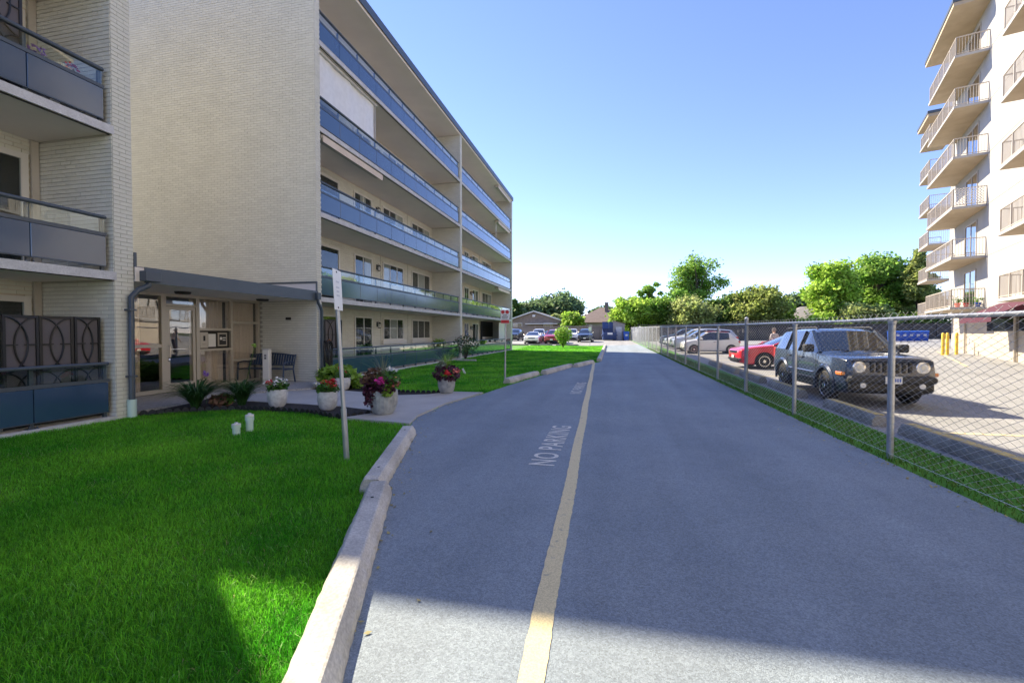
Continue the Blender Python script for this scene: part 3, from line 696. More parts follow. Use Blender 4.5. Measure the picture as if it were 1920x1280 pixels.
for i in range(5):
    for (a, b, k) in WIN:
        z1 = LV[i]+2.24; r = random.Random(i*31+int(a*10))
        cur = r.choice([None, [(.04,.3)], [(.35,.66)], [(.6,.96)], [(.04,.2),(.8,.96)]])
        if k == 'd': window(fw_, a, b, LV[i]+.02, z1, panes=1, fw=.09, name='balcony_door', curtain=None)
        elif k == 's': window(fw_, a, b, LV[i]+.02, z1, panes=2, fw=.07, name='sliding_door', curtain=cur)
        elif k == 'w1': window(fw_, a, b, LV[i]+1.2, z1, panes=2, fw=.07, curtain=None, sill=(i == 0))
        else: window(fw_, a, b, LV[i]+1.16, z1, panes=3, fw=.07, sill=True, curtain=cur, splits=[.33,.67])
    lantern(fw_, 19.38, LV[i]+1.85); lantern(fw_, 33.6, LV[i]+1.85)
    lo = 12.9 if i else 13.0
    railing(fw_, 12.76, 25.95, LV[i], 13.86, 1.21); railing(fw_, 26.40, 39.95, LV[i], 27.55, 1.24)
    # near wing
    railing(nw_, -3.3, 6.54, LV[i], -2.98, 1.2); railing(nw_, -13.5, -3.8, LV[i], -12.4, 1.2)
    if i < 4:
        window(nw_, 4.2, 6.43, LV[i]+.02, LV[i]+2.22, panes=2, fw=.11, name='balcony_door', curtain=[(.05,.4)])
        mb = MB(); mb.box(BX+.02, BX+.07, 6.47, 6.585, LV[i], LV[i]+2.50); wbuild(mb, 'wall_trim', 'plaster', nw_)
        window(nw_, .6, 3.0, LV[i]+1.1, LV[i]+2.22, panes=3, sill=True)
# control joints
for yj in (19.72, 22.62, 31.5, 36.0):
    for i in range(5):
        mb = MB(); mb.box(BX+.001, BX+.022, yj-.012, yj+.012, LV[i]+.01, (LV[i+1]-.16 if i < 4 else ROOF_B-.02)); wbuild(mb, 'control_joint', 'mortar_shade', fw_)
# roll-down shade, retracted awnings
mb = MB(); K = 18
for k in range(K+1):
    y = 12.9 + (16.42-12.9)*k/K; xo = FX-.22 + .02*math.sin(k*.9) + .012*math.sin(k*2.3)
    mb.v += [(xo, y, 9.10), (xo+.015*math.sin(k*.6), y, 9.9), (xo*1+0, y, 10.45)]
for k in range(K):
    for j in range(2): mb.f.append((3*k+j, 3*k+3+j, 3*k+4+j, 3*k+1+j)); mb.mi.append(0)
sh = wbuild(mb, 'roll_shade', 'sign_white', fw_, True)
mb = MB(); mb.bbox(FX-.3, FX-.12, 12.75, 16.5, 10.42, 10.50, .02); mb.tube([(FX-.2,16.44,9.0),(FX-.2,16.44,10.42)], .02, 6); wbuild(mb, 'cassette', 'slab_edge', fw_, parent=sh)
def awning(y0, y1, ztop):
    mb = MB(); mb.bbox(FX-.34, FX-.02, y0, y1, ztop-.16, ztop-.02, .04); a = wbuild(mb, 'awning_cassette', 'plaster', fw_, True)
    mb = MB(); mb.box(FX-.03, FX-.008, y0+.02, y1-.02, ztop-.26, ztop-.05); wbuild(mb, 'awning_valance', 'curtain', fw_, parent=a)
awning(12.85, 16.7, LV[3]-.14); awning(35.4, 39.8, ROOF_B); awning(35.4, 39.4, LV[4]-.14); awning(35.4, 39.4, LV[2]-.14)
mb = MB(); mb.tube([(FX-.25,35.5,LV[3]),(FX-.25,35.5,LV[4]-.2)], .025, 6); wbuild(mb, 'awning_pole', 'white_trim', fw_)
# ground-floor enclosure at the far bay
mb = MB(); mb.box(FX-.5, FX-.45, 37.3, 39.9, .1, 2.4); wbuild(mb, 'enclosure_screen', 'white_trim', fw_)
mb = MB(); mb.box(BX+.06, BX+.1, 36.2, 39.9, .06, 2.5); wbuild(mb, 'black_shade_sheet', 'black', fw_)  # solid black sheet painted in for a shaded opening

# privacy screens: three hinged leaves with crossed arcs
def privacy_screen(pts, z0, h, label):
    t = thing('privacy_screen', label, 'privacy screen', (pts[0][0], pts[0][1], z0))
    for a, b in zip(pts[:-1], pts[1:]):
        a = Vector((*a, z0)); b = Vector((*b, z0)); d = (b-a); w = d.length; d.normalize(); n = Vector((d.y, -d.x, 0)); up = Vector((0,0,1))
        mb = MB(); e = .02
        for (u0, u1, v0, v1) in ((.006,.045,.03,h),(w-.045,w-.006,.03,h),(.045,w-.045,.03,.075),(.045,w-.045,h-.045,h)):
            m = Matrix((( *d, 0),( *n, 0),( *up, 0),(0,0,0,1))).transposed(); c = a + d*(u0+u1)/2 + up*(v0+v1)/2
            m = Matrix.Translation(c) @ m; mb.xbox(m, (u1-u0)/2, .018, (v1-v0)/2)
        for (v0, v1) in ((.05, h*.5), (h*.5, h-.03)):
            r = (v1-v0)/2
            for s in (1, -1):
                pts2 = []
                for k in range(25):
                    ang = -math.pi/2 + math.pi*k/24; u = .62*w*math.cos(ang); u = .03+u if s > 0 else w-.03-u
                    pts2.append(a + d*min(max(u,.03),w-.03) + up*(v0 + r + r*math.sin(ang)) + n*.012)
                mb.tube(pts2, .013, 5)
            for u0, u1 in ((.04,.40*w),(.60*w,w-.04)): mb.bar(a+d*u0+up*(v0+r)+n*.012, a+d*u1+up*(v0+r)+n*.012, .02, .02)
        leaf = wbuild(mb, 'screen_leaf', 'black', t)
        mb = MB(); m = Matrix.Translation(a + d*w/2 + up*(h/2+.02) - n*.006) @ Matrix((( *d,0),( *n,0),( *up,0),(0,0,0,1))).transposed()
        mb.xbox(m, w/2-.03, .005, h/2-.05); wbuild(mb, 'fabric', 'screen', t, parent=leaf)
SCR = [(-9.18,4.95),(-9.30,5.52),(-9.22,6.03),(-9.55,6.42)]
privacy_screen([(-9.15,5.12),(-9.21,5.62),(-9.15,6.08),(-9.18,6.52)], LV[0], 1.82, 'dark privacy screen with crossed arcs on the ground balcony near the downpipe')
privacy_screen([(-9.18,3.95),(-9.24,4.48),(-9.18,5.0),(-9.22,5.5)], LV[2], 1.82, 'dark privacy screen with crossed arcs on the upper corner balcony')
privacy_screen([(-9.3,13.0),(-9.42,13.5),(-9.3,14.0),(-9.42,14.5)], LV[0], 1.98, 'dark privacy screen with crossed arcs behind the hose reel')

# ================================================================== ENTRANCE LOBBY LINK
lb = thing('entrance_lobby', 'single-storey glazed entrance lobby with slate canopy between two brick wings', 'building entrance', (-10, 9.7, 0))
GX = -11.0; Z0, Z1 = .085, 2.50
mb = MB(); mb.box(-18.0, FX+.05, 6.952, 12.43, 2.57, 2.84); cn = wbuild(mb, 'canopy_slab', 'soffit', lb)
mb = MB(); mb.box(FX+.052, FX+.08, 7.12, 12.43, 2.56, 2.86); wbuild(mb, 'canopy_fascia', 'fascia', lb, parent=cn)
mb = MB(); mb.box(-17.9, FX+.02, 6.98, 12.42, 2.842, 2.86); wbuild(mb, 'canopy_roofing', 'roof_grey', lb, parent=cn)
mb = MB(); mb.box(-13.5, FX+.02, 12.40, 12.43, 2.862, 3.10); wbuild(mb, 'membrane_upstand', 'membrane', lb)
mb = MB(); mb.box(-13.5, FX+.06, 12.385, 12.43, 3.10, 3.16); mb.box(FX+.025, FX+.06, 12.385, 12.43, 2.862, 3.10); wbuild(mb, 'flashing', 'fascia', lb)
mb = MB(); mb.box(FX-.02, FX+.03, 6.952, 7.0, 2.60, 3.12); wbuild(mb, 'flashing', 'fascia', lb)
for (yc, xc) in ((9.0,-10.1), (11.55,-10.1)):
    mb = MB(); mb.lathe([(.17,2.57),(.17,2.545),(.15,2.515),(0,2.505)][::-1], 20, (xc, yc, 0)); c = wbuild(mb, 'ceiling_light', 'black', lb, True)
# lobby box
mb = MB(); mb.box(-17.9,-17.7,6.96,12.44,0,2.56); mb.box(-17.7,GX,6.955,7.0,0,2.56); mb.box(-17.7,GX-.06,12.40,12.44,0,2.56); wbuild(mb, 'lobby_wall', 'unlit_interior', lb)
mb = MB(); mb.box(-17.7,GX,7.0,12.40,.02,.06); wbuild(mb, 'lobby_floor', 'wood_dark', lb)
# storefront frame
fr = MB(); a0, a1 = GX-.05, GX+.05
VM = [(7.0,7.06),(8.05,8.11),(9.17,9.30),(10.14,10.24),(11.27,11.35),(12.33,12.40)]
for (y0, y1) in VM: fr.box(a0, a1, y0, y1, Z0, Z1)
fr.box(a0+.002, a1-.002, 7.0, 12.40, Z1, 2.57); fr.box(a0+.002, a1-.002, 7.06, 9.17, Z0, Z0+.09); fr.box(a0+.002, a1-.002, 10.24, 12.33, Z0, Z0+.07)
fr.box(a0+.004, a1-.004, 8.11, 9.17, 1.22, 1.30)
fr.box(a0+.004, a1-.004, 9.30, 10.14, 2.26, 2.32)
fr.box(a0+.004, a1-.004, 10.24, 11.27, 1.64, 1.71); fr.box(a0+.004, a1-.004, 10.24, 11.27, 1.08, 1.14)
fr.box(a0+.004, a1-.004, 11.35, 12.33, 1.85, 1.92); fr.box(a0+.004, a1-.004, 11.35, 12.33, .74, .80)
sf = wbuild(fr, 'storefront_frame', 'frame_alu', lb)
def pane(y0, y1, z0, z1, m='store_glass'):
    q = MB(); q.box(GX-.006, GX+.006, y0, y1, z0, z1); wbuild(q, 'glass_pane', m, lb, parent=sf)
pane(7.06,8.05,.175,Z1); pane(8.11,9.17,.175,1.22); pane(8.11,9.17,1.30,Z1); pane(9.30,10.14,2.32,Z1)
pane(10.24,11.27,.155,1.08); pane(10.24,11.27,1.71,Z1); pane(11.35,12.33,.155,.74); pane(11.35,12.33,.80,1.85); pane(11.35,12.33,1.92,Z1)
# door
d = MB(); b0, b1 = GX-.03, GX+.03
d.box(b0,b1,9.31,9.40,Z0,2.25); d.box(b0,b1,10.05,10.13,Z0,2.25); d.box(b0,b1,9.40,10.05,Z0,.30); d.box(b0,b1,9.40,10.05,2.17,2.25)
dr = wbuild(d, 'entrance_door', 'frame_alu', lb)
q = MB(); q.box(GX-.006, GX+.006, 9.40,10.05,.30,2.17); wbuild(q, 'door_glass', 'store_glass', lb, parent=dr)
q = MB(); q.tube([(b1,9.36,.95),(b1+.06,9.36,.97),(b1+.06,9.36,1.24),(b1,9.36,1.26)], .014, 8); q.bbox(b1,b1+.03,9.335,9.385,.86,.93,.006); wbuild(q, 'door_handle', 'chrome', lb, True, parent=dr)
q = MB(); q.box(GX-.10,GX-.08,9.42,10.03,1.15,1.17); wbuild(q, 'push_bar', 'chrome', lb, parent=dr)
# intercom and notices in the mid pane
q = MB(); q.box(GX-.04,GX-.02,10.24,11.27,1.14,1.64); wbuild(q, 'intercom_backing', 'unlit_interior', lb)
q = MB(); q.bbox(GX-.02,GX+.035,10.26,10.52,1.16,1.60,.01); ic = wbuild(q, 'intercom', 'frame_alu', lb)
q = MB(); q.box(GX+.036,GX+.04,10.36,10.42,1.36,1.5); wbuild(q, 'intercom_speaker', 'black', lb, parent=ic)
for k in range(4):
    q = MB(); q.lathe([(.008,0),(.008,.006),(0,.007)], 8, (GX+.035,10.33+.035*k,1.28), 'x'); wbuild(q, 'button', 'chrome', lb, parent=ic)
q = MB(); q.box(GX-.015,GX+.004,10.55,10.79,1.19,1.55); wbuild(q, 'notice_sheet', 'sign_white', lb)
q = MB(); q.box(GX-.015,GX+.012,10.86,11.17,1.20,1.58); nf = wbuild(q, 'notice_frame', 'frame_alu', lb)
q = MB(); q.box(GX+.013,GX+.016,10.90,11.13,1.24,1.54); wbuild(q, 'notice_board', 'sign_black', lb, parent=nf)
q = MB(); q.lathe([(0,.0),(.045,.0),(.045,.003),(0,.003)], 8, (GX+.0165,10.955,1.42), 'x'); q.box(GX+.017,GX+.019,11.01,11.12,1.42,1.45); q.box(GX+.017,GX+.019,11.01,11.11,1.36,1.385); wbuild(q, 'notice_print', 'sign_white', lb, parent=nf)
q = MB(); q.lathe([(0,0),(.06,0),(.06,.004),(0,.004)], 16, (GX+.007,10.42,1.80), 'x'); wbuild(q, 'sticker', 'sign_white', lb)
# pleated curtains behind the glass
def pleats(y0, y1, z0, z1, x=GX-.28, m='curtain'):
    q = MB(); K = max(8, int((y1-y0)/.028))
    for k in range(K+1):
        yy = y0+(y1-y0)*k/K; xo = x + .03*math.sin(k*1.25)+.01*math.sin(k*.37); q.v += [(xo, yy, z0), (xo, yy, z1)]
    for k in range(K): q.f.append((2*k, 2*k+2, 2*k+3, 2*k+1)); q.mi.append(0)
    wbuild(q, 'curtain', m, lb, True)
pleats(7.06,8.9,.1,2.5); pleats(10.22,11.3,.1,2.5); pleats(11.33,12.36,.1,2.5, x=GX-.2)
# downpipes
dp = MB(); dp.tube([(FX+.12,7.18,2.62),(FX+.12,7.14,2.50),(FX+.10,6.96,2.40),(FX+.08,6.84,2.26),(FX+.08,6.83,.32)], .052, 10)
pa = wbuild(dp, 'downpipe', 'dark_metal', lb, True)
q = MB(); q.bbox(FX+.03,FX+.22,7.03,7.33,2.58,2.78,.01); wbuild(q, 'rain_head', 'dark_metal', lb, parent=pa)
q = MB(); q.lathe([(.072,.33),(.072,-.02)][::-1], 14, (FX+.08,6.83,0)); wbuild(q, 'pvc_shoe', 'pvc', lb, True, parent=pa)
for z in (.75, 2.0):
    q = MB(); q.box(FX+.012,FX+.14,6.765,6.895,z,z+.035); wbuild(q, 'bracket', 'dark_metal', lb, parent=pa)
dp = MB(); dp.tube([(FX+.10,12.36,2.64),(FX+.10,12.40,2.50),(FX+.10,12.50,2.38),(FX+.09,12.58,2.25),(FX+.09,12.58,.25),(FX+.2,12.55,.12)], .045, 10)
pb = wbuild(dp, 'downpipe', 'dark_metal', lb, True)
q = MB(); q.bbox(FX+.02,FX+.18,12.27,12.44,2.60,2.80,.01); wbuild(q, 'rain_head', 'dark_metal', lb, parent=pb)
q = MB(); q.box(-9.98,-9.82,12.36,12.405,1.98,2.06); wbuild(q, 'wall_vent', 'black', lb)

# ================================================================== RIGHT APARTMENT TOWER
RP = (18.45, 27.9, 0.30); RA = math.atan2(.939, .345)
rb = thing('apartment_tower', 'seven-storey white stucco apartment tower with beige railed balconies', 'apartment building', RP, RA)
SB = [2.45 + 2.6*k for k in range(6)]; RT = 2.45 + 2.6*6           # slab bottoms (local z), roof slab bottom
mb = MB(); mb.box(-42, 7.0, -16, 0, 2.45, RT+.5); wallA = mb.build('wall', 'stucco', rb)
mb = MB(); mb.box(-42, 7.0, -16, -.25, -.6, 2.45, skip='top'); mb.build('base_wall', 'stucco_beige', rb)
mb = MB(); mb.box(7.0, 13.0, -16, -1.15, 2.45, RT-1.0); mb.build('wall', 'stucco', rb)
mb = MB(); mb.box(7.0, 13.0, -16, -1.35, -.6, 2.45, skip='top'); mb.build('base_wall', 'stucco_beige', rb)
for z in SB:                                            # reveal lines
    mb = MB(); mb.box(-42, 7.0, 0, .012, z+.10, z+.13); mb.build('reveal', 'rail_beige', rb)
def rwin(u0, u1, z0, z1, v=0.0):
    mb = MB(); f = .07
    mb.box(u0, u1, v-.03, v+.04, z1-f, z1); mb.box(u0, u1, v-.03, v+.04, z0, z0+f); mb.box(u0, u0+f, v-.03, v+.04, z0+f, z1-f); mb.box(u1-f, u1, v-.03, v+.04, z0+f, z1-f)
    um = (u0+u1)/2; mb.box(um-.03, um+.03, v-.03, v+.03, z0+f, z1-f)
    w = mb.build('window', 'rail_beige', rb)
    for a, b in ((u0+f, um-.03), (um+.03, u1-f)):
        q = MB(); q.box(a, b, v-.02, v+.01, z0+f, z1-f); q.build('pane', 'car_glass', w)
def rbalcony(u0, u1, z, v0=0.0, dep=1.3, lattice=False):
    mb = MB(); mb.box(u0, u1, v0, v0+dep, z+.03, z+.16); s = mb.build('balcony_slab', 'balcony_concrete', rb)
    mb = MB(); mb.box(u0-.012, u1+.012, v0+dep, v0+dep+.012, z+.04, z+.165); mb.box(u0-.012, u0, v0, v0+dep, z+.04, z+.165); mb.build('slab_edge', 'stucco', s)
    q = MB(); zt, zb = z+1.08, z+.24; a = .05
    P0, P1, P2, P3 = (u0+a, v0), (u0+a, v0+dep-a), (u1-a, v0+dep-a), (u1-a, v0)
    for A_, B_ in ((P0,P1),(P1,P2),(P2,P3)):
        q.bar((*A_, zt), (*B_, zt), .05, .04); q.bar((*A_, zb), (*B_, zb), .03, .03)
        L = math.dist(A_, B_); n = int(L/.11)
        for k in range(n+1):
            t_ = k/n; x = A_[0]+(B_[0]-A_[0])*t_; y = A_[1]+(B_[1]-A_[1])*t_
            w = .015 if k % 11 else .045
            q.box(x-w/2, x+w/2, y-w/2, y+w/2, z+.16 if k % 11 == 0 else zb, zt)
    r = q.build('railing', 'rail_beige', rb)
    if lattice:
        l = MB(); y0, y1 = v0+.1, v0+dep-.1
        for k in range(-8, 12):
            for sgn in (1, -1):
                pts = []
                for s_ in np.linspace(0, 1, 12):
                    zz_ = zb+(zt-zb)*s_; yy_ = y0 + k*.12 + sgn*(zt-zb)*s_*.9 + (0 if sgn > 0 else .8)
                    if y0 <= yy_ <= y1: pts.append((u0+a-.03, yy_, zz_))
                if len(pts) > 1: l.tube([pts[0], pts[-1]], .012, 4)
        l.build('lattice', 'white_trim', r)
for st in ((0.0, 6.0), (-13.0, -6.9), (-24.5, -18.5), (-36.5, -30.5)):
    for k, z in enumerate(SB):
        rbalcony(st[0], st[1], z, lattice=(k == 2 and st[0] == 0))
        rwin(st[0]+1.5, st[0]+3.6, z+.18, z+2.25); 
        if st[0] < 0: rwin(st[0]+4.2, st[0]+5.2, z+1.0, z+2.25)
    mb = MB(); mb.box(st[0]-.3, st[1]+.2, 0.001, 1.45, RT-.05, RT+.14); c = mb.build('roof_overhang', 'balcony_concrete', rb)
    mb = MB(); mb.box(st[0]-.34, st[1]+.24, 0.001, 1.49, RT+.142, RT+.34); mb.build('roof_fascia', 'fascia', c)
for k, z in enumerate(SB):
    rwin(8.4, 9.2, z+1.0, z+2.2, -1.15); rwin(10.2, 11.0, z+1.0, z+2.2, -1.15)
    if k < 6: rbalcony(12.3, 15.6, z-.02, -1.15, 1.32)
mb = MB(); mb.box(12.1, 15.8, -1.149, .30, RT-1.05, RT-.85); c = mb.build('roof_overhang', 'balcony_concrete', rb)
mb = MB(); mb.box(12.06, 15.84, -1.149, .34, RT-.848, RT-.65); mb.build('roof_fascia', 'fascia', c)
# ground floor: door, wall light band, drainpipe, canopy band
mb = MB(); mb.box(-5.6, 0.5, -.25, -.20, 1.35, 2.1); mb.build('window_band', 'car_glass', rb)
mb = MB(); mb.tube([(-3.4,-.17,2.4),(-3.4,-.17,-.3)], .06, 8); mb.build('drainpipe', 'rail_beige', rb, True)
mb = MB(); mb.tube([(4.2,-.17,2.4),(4.2,-.17,-.3)], .05, 8); mb.build('drainpipe', 'rail_beige', rb, True)
mb = MB(); mb.box(-6.6, -5.6, -.25, -.2, -.2, 2.0); mb.build('door', 'dark_metal', rb)
# awning
aw = MB(); u0, u1 = -6.5, -2.0
for (a, b) in ((u0, u1),):
    aw.add([(a,-.2,2.75),(b,-.2,2.75),(b,1.35,1.95),(a,1.35,1.95),(a,-.2,1.95),(b,-.2,1.95),(a,1.35,1.72),(b,1.35,1.72)],
           [(0,3,2,1),(0,4,3),(1,2,5),(3,6,7,2)])
aw.build('awning', 'maroon', rb)
# pots on the lowest balcony
for k, (u, c, m2) in enumerate(((.35,'petal_coral','leaf_mid'),(.6,'roof_red','leaf_dark'),(.3,'bin_blue','leaf_mid'))):
    v = .95 - .38*k; q = Vector(RP) + Matrix.Rotation(RA, 3, 'Z') @ Vector((u, v, SB[0]+.16))
    t = thing('flower_pot', 'small %s flower pot behind the lowest tower balcony railing' % ('orange','red','blue')[k], 'flower pot', q)
    mb = MB(); mb.lathe([(.08,0),(.14,.22),(.13,.22),(0,.2)], 12); mb.build('pot', c, t, True)
    C = RNG.normal(size=(60,3))*np.array([.11,.11,.09]) + np.array([0,0,.33]); link('plant', leaf_mesh('plant', C, .07, m2), t)

# ---- yellow bollards, bins, bike rack by the tower
def ground_thing(name, label, cat, x, y, rz=0, group=None, dz=-.02): return thing(name, label, cat, (x, y, zgf(x, y)+dz), rz, group)
for k, (x, y, lab) in enumerate(((18.05,30.2,'yellow bollard, first of the tight row of three by the blue bins'), (18.35,30.35,'yellow bollard, middle of the tight row of three by the blue bins'), (19.0,30.7,'yellow bollard, last of the tight row of three beside the gas meter'), (19.35,29.35,'yellow bollard standing alone next to the tower wall pipes'))):
    t = ground_thing('bollard', lab, 'bollard', x, y)
    mb = MB(); mb.lathe([(.075,-.05),(.075,1.16),(.068,1.2),(.045,1.235),(0,1.25)], 16); mb.build('post', 'yellow_paint', t, True)
t = ground_thing('gas_meter', 'grey gas meter with pipes behind the yellow bollards', 'meter', 20.1, 31.1)
mb = MB(); mb.bbox(-.2,.2,-.15,.15,.5,.95,.04); mb.build('meter_box', 'steel', t)
mb = MB(); mb.tube([(-.1,0,-.05),(-.1,0,.5)], .03, 8); mb.tube([(.1,0,.95),(.1,0,1.3),(.5,.1,1.35)], .03, 8); mb.build('pipe', 'galvanised', t, True)
mb = MB(); mb.lathe([(0,0),(.14,.02),(.14,.06),(0,.08)], 14, (.0,-.15,1.12), 'y'); mb.build('regulator', 'steel', t, True)
t = ground_thing('bike_rack', 'black bicycle rack of bent hoops at the tower wall', 'bicycle rack', 19.55, 27.0, R(70))
for k in range(4):
    mb = MB(); x = -.9+k*.6; mb.tube([(x,0,-.04),(x,0,.65),(x+.06,0,.75),(x+.18,0,.8),(x+.30,0,.75),(x+.36,0,.65),(x+.36,0,-.04)], .022, 8); mb.build('hoop', 'black', t, True)
t = ground_thing('bicycle', 'black bicycle leaning in the rack by the tower wall', 'bicycle', 19.75, 28.35, R(60))
for wx in (-.5, .52):
    mb = MB(); mb.tube([(wx+.33*math.cos(a), 0, .35+.33*math.sin(a)) for a in np.linspace(0, 2*math.pi, 25)[:-1]], .018, 6, closed=True); w = mb.build('wheel', 'rubber', t, True)
    mb = MB()
    for k in range(8): mb.tube([(wx,0,.35),(wx+.32*math.cos(k*.785),0,.35+.32*math.sin(k*.785))], .003, 3)
    mb.build('spokes', 'chrome', w)
mb = MB(); mb.tube([(-.5,0,.35),(-.18,0,.82),(.38,0,.86),(.05,0,.32),(-.18,0,.82)], .018, 6); mb.tube([(-.5,0,.35),(.05,0,.32)], .014, 6); mb.tube([(.52,0,.35),(.38,0,.98)], .016, 6); mb.build('frame', 'black', t, True)
mb = MB(); mb.tube([(.33,-.28,1.02),(.40,-.1,1.0),(.40,.1,1.0),(.33,.28,1.02)], .014, 6); mb.build('handlebar', 'chrome', t, True)
mb = MB(); mb.bbox(-.32,-.06,-.07,.07,.92,.98,.025); mb.tube([(-.19,0,.82),(-.20,0,.93)], .013, 6); mb.build('saddle', 'black', t)

def wheelie_bin():
    t = thing('wheelie_bin', 'blue wheeled recycling bin in the row beside the yellow bollards', 'bin', (0,0,0), 0, 'blue bins by the tower')
    mb = MB(); vs = []
    for z, hx, hy in ((.06,.24,.26),(.95,.30,.36),(.98,.32,.38),(1.0,.32,.38)):
        vs += [(-hx,-hy,z),(hx,-hy,z),(hx,hy,z),(-hx,hy,z)]
    fs = [(3,2,1,0)]
    for r in range(3):
        for k in range(4): fs.append((r*4+k, r*4+(k+1) % 4, (r+1)*4+(k+1) % 4, (r+1)*4+k))
    mb.add(vs, fs); mb.build('body', 'bin_blue', t)
    mb = MB(); mb.add([(-.33,-.40,1.0),(.33,-.40,1.0),(.33,.42,1.0),(-.33,.42,1.0),(-.30,-.36,1.07),(.30,-.36,1.07),(.28,.36,1.10),(-.28,.36,1.10)], [(0,1,5,4),(1,2,6,5),(2,3,7,6),(3,0,4,7),(4,5,6,7),(3,2,1,0)]); mb.build('lid', 'bin_blue', t)
    for s in (-1, 1):
        mb = MB(); mb.lathe([(0,-.03),(.11,-.03),(.11,.03),(0,.03)], 14, (s*.27,.30,.11), 'x'); mb.build('wheel', 'rubber', t, True)
    mb = MB(); mb.tube([(-.22,.40,1.02),(-.22,.47,1.03),(.22,.47,1.03),(.22,.40,1.02)], .014, 6); mb.build('handle', 'bin_blue', t, True)
    mb = MB(); mb.box(-.12,.12,-.345,-.338,.55,.75); mb.build('sticker', 'sign_white', t)
    return t
wb = wheelie_bin(); BINS = [(27.5+.64*k, 53.5+.1*k) for k in range(6)]
for k, (x, y) in enumerate(BINS):
    o = wb if k == 0 else copy_tree(wb); o['label'] = 'blue wheeled recycling bin, %s from the yellow bollards in its row' % ('sixth','fifth','fourth','third','second','first')[k]; o.location = (x, y, zgf(x, y)-.02); o.rotation_euler = (0, 0, R(-25))
b2 = copy_tree(wb); b2.location = (1.75, 65.5, zgf(1.75, 65.5)); b2['label'] = 'blue wheeled recycling bin at the far end of the driveway by the dumpster'; b2['group'] = 'blue bins'; b2.rotation_euler = (0,0,R(5)); b2.scale = (1.2,1.2,1.15)

# ================================================================== VEHICLES
def loft(st, glass_side, glass_top, name):
    """st rows: x,zb,w,zbelt,wb,ztop,wt. returns a closed mesh, material 0 paint, 1 glass, 2 dark underside"""
    bm = bmesh.new(); rows = []
    for (x, zb, w, zbl, wb_, zt, wt) in st:
        hh = zt - zbl
        half = [(w-.14, zb), (w-.03, zb+.05), (w, zb+(zbl-zb)*.45), (w-.012, zb+(zbl-zb)*.72), (wb_, zbl), (wt, zt-min(.05, hh*.35)), (wt-min(.16,.5*wt*.5), zt)]
        pts = half + [(0, zt+.015)] + [(-a, b) for a, b in half[::-1]] + [(0, zb)]
        rows.append([bm.verts.new((x, p[0], p[1])) for p in pts])
    n = len(rows[0])
    for i in range(len(rows)-1):
        for j in range(n):
            k = (j+1) % n
            f = bm.faces.new((rows[i][j], rows[i+1][j], rows[i+1][k], rows[i][k]))
            mi = 0
            if j in (4, 9) and i in glass_side: mi = 1
            if j in (5, 6, 7, 8) and i in glass_top: mi = 1
            if j in (14, 15): mi = 2
            f.material_index = mi
    bm.faces.new(rows[0][::-1]); bm.faces.new(rows[-1])
    bmesh.ops.recalc_face_normals(bm, faces=bm.faces)
    me = bpy.data.meshes.new(name); bm.to_mesh(me); bm.free()
    return me
def car_shell(st, gs, gt, wheels, wr, W2, bev=.035):
    me = loft(st, gs, gt, 'body')
    for m in ('paint_white', 'car_glass', 'dark_trim'): me.materials.append(M[m])
    o = bpy.data.objects.new('tmp', me); COL.objects.link(o)
    b = o.modifiers.new('b', 'BEVEL'); b.width = bev; b.segments = 3; b.limit_method = 'ANGLE'; b.angle_limit = R(22); b.harden_normals = False
    cut = MB()
    for wx in wheels:
        for s in (-1, 1): cut.lathe([(0,-.5),(wr*1.17,-.5),(wr*1.17,.5),(0,.5)], 28, (wx, s*(W2+.22), wr), 'y')
    cm = cut.mesh('cut', [M['dark_trim']]); co = bpy.data.objects.new('cut', cm); COL.objects.link(co)
    bo = o.modifiers.new('x', 'BOOLEAN'); bo.operation = 'DIFFERENCE'; bo.object = co; bo.solver = 'EXACT'
    try: bo.material_mode = 'TRANSFER'
    except Exception: pass
    bpy.context.view_layer.update(); dg = bpy.context.evaluated_depsgraph_get()
    res = bpy.data.meshes.new_from_object(o.evaluated_get(dg))
    bpy.data.objects.remove(o); bpy.data.objects.remove(co)
    mats = [m.name if m else '' for m in res.materials]
    gi = [i for i, m in enumerate(mats) if m.startswith('car_glass')]
    def part(keep):
        bm = bmesh.new(); bm.from_mesh(res)
        bmesh.ops.delete(bm, geom=[f for f in bm.faces if (f.material_index in gi) != keep], context='FACES')
        m2 = bpy.data.meshes.new('glass' if keep else 'body'); 
        if keep:
            for f in bm.faces: f.material_index = 0
            bmesh.ops.solidify(bm, geom=bm.faces[:], thickness=-.004) if False else None
        bm.to_mesh(m2); bm.free()
        if keep: m2.materials.append(M['car_glass'])
        else:
            for m in res.materials: m2.materials.append(m)
        m2.polygons.foreach_set('use_smooth', [True]*len(m2.polygons)); m2.set_sharp_from_angle(angle=R(32)); return m2
    return part(False), part(True)
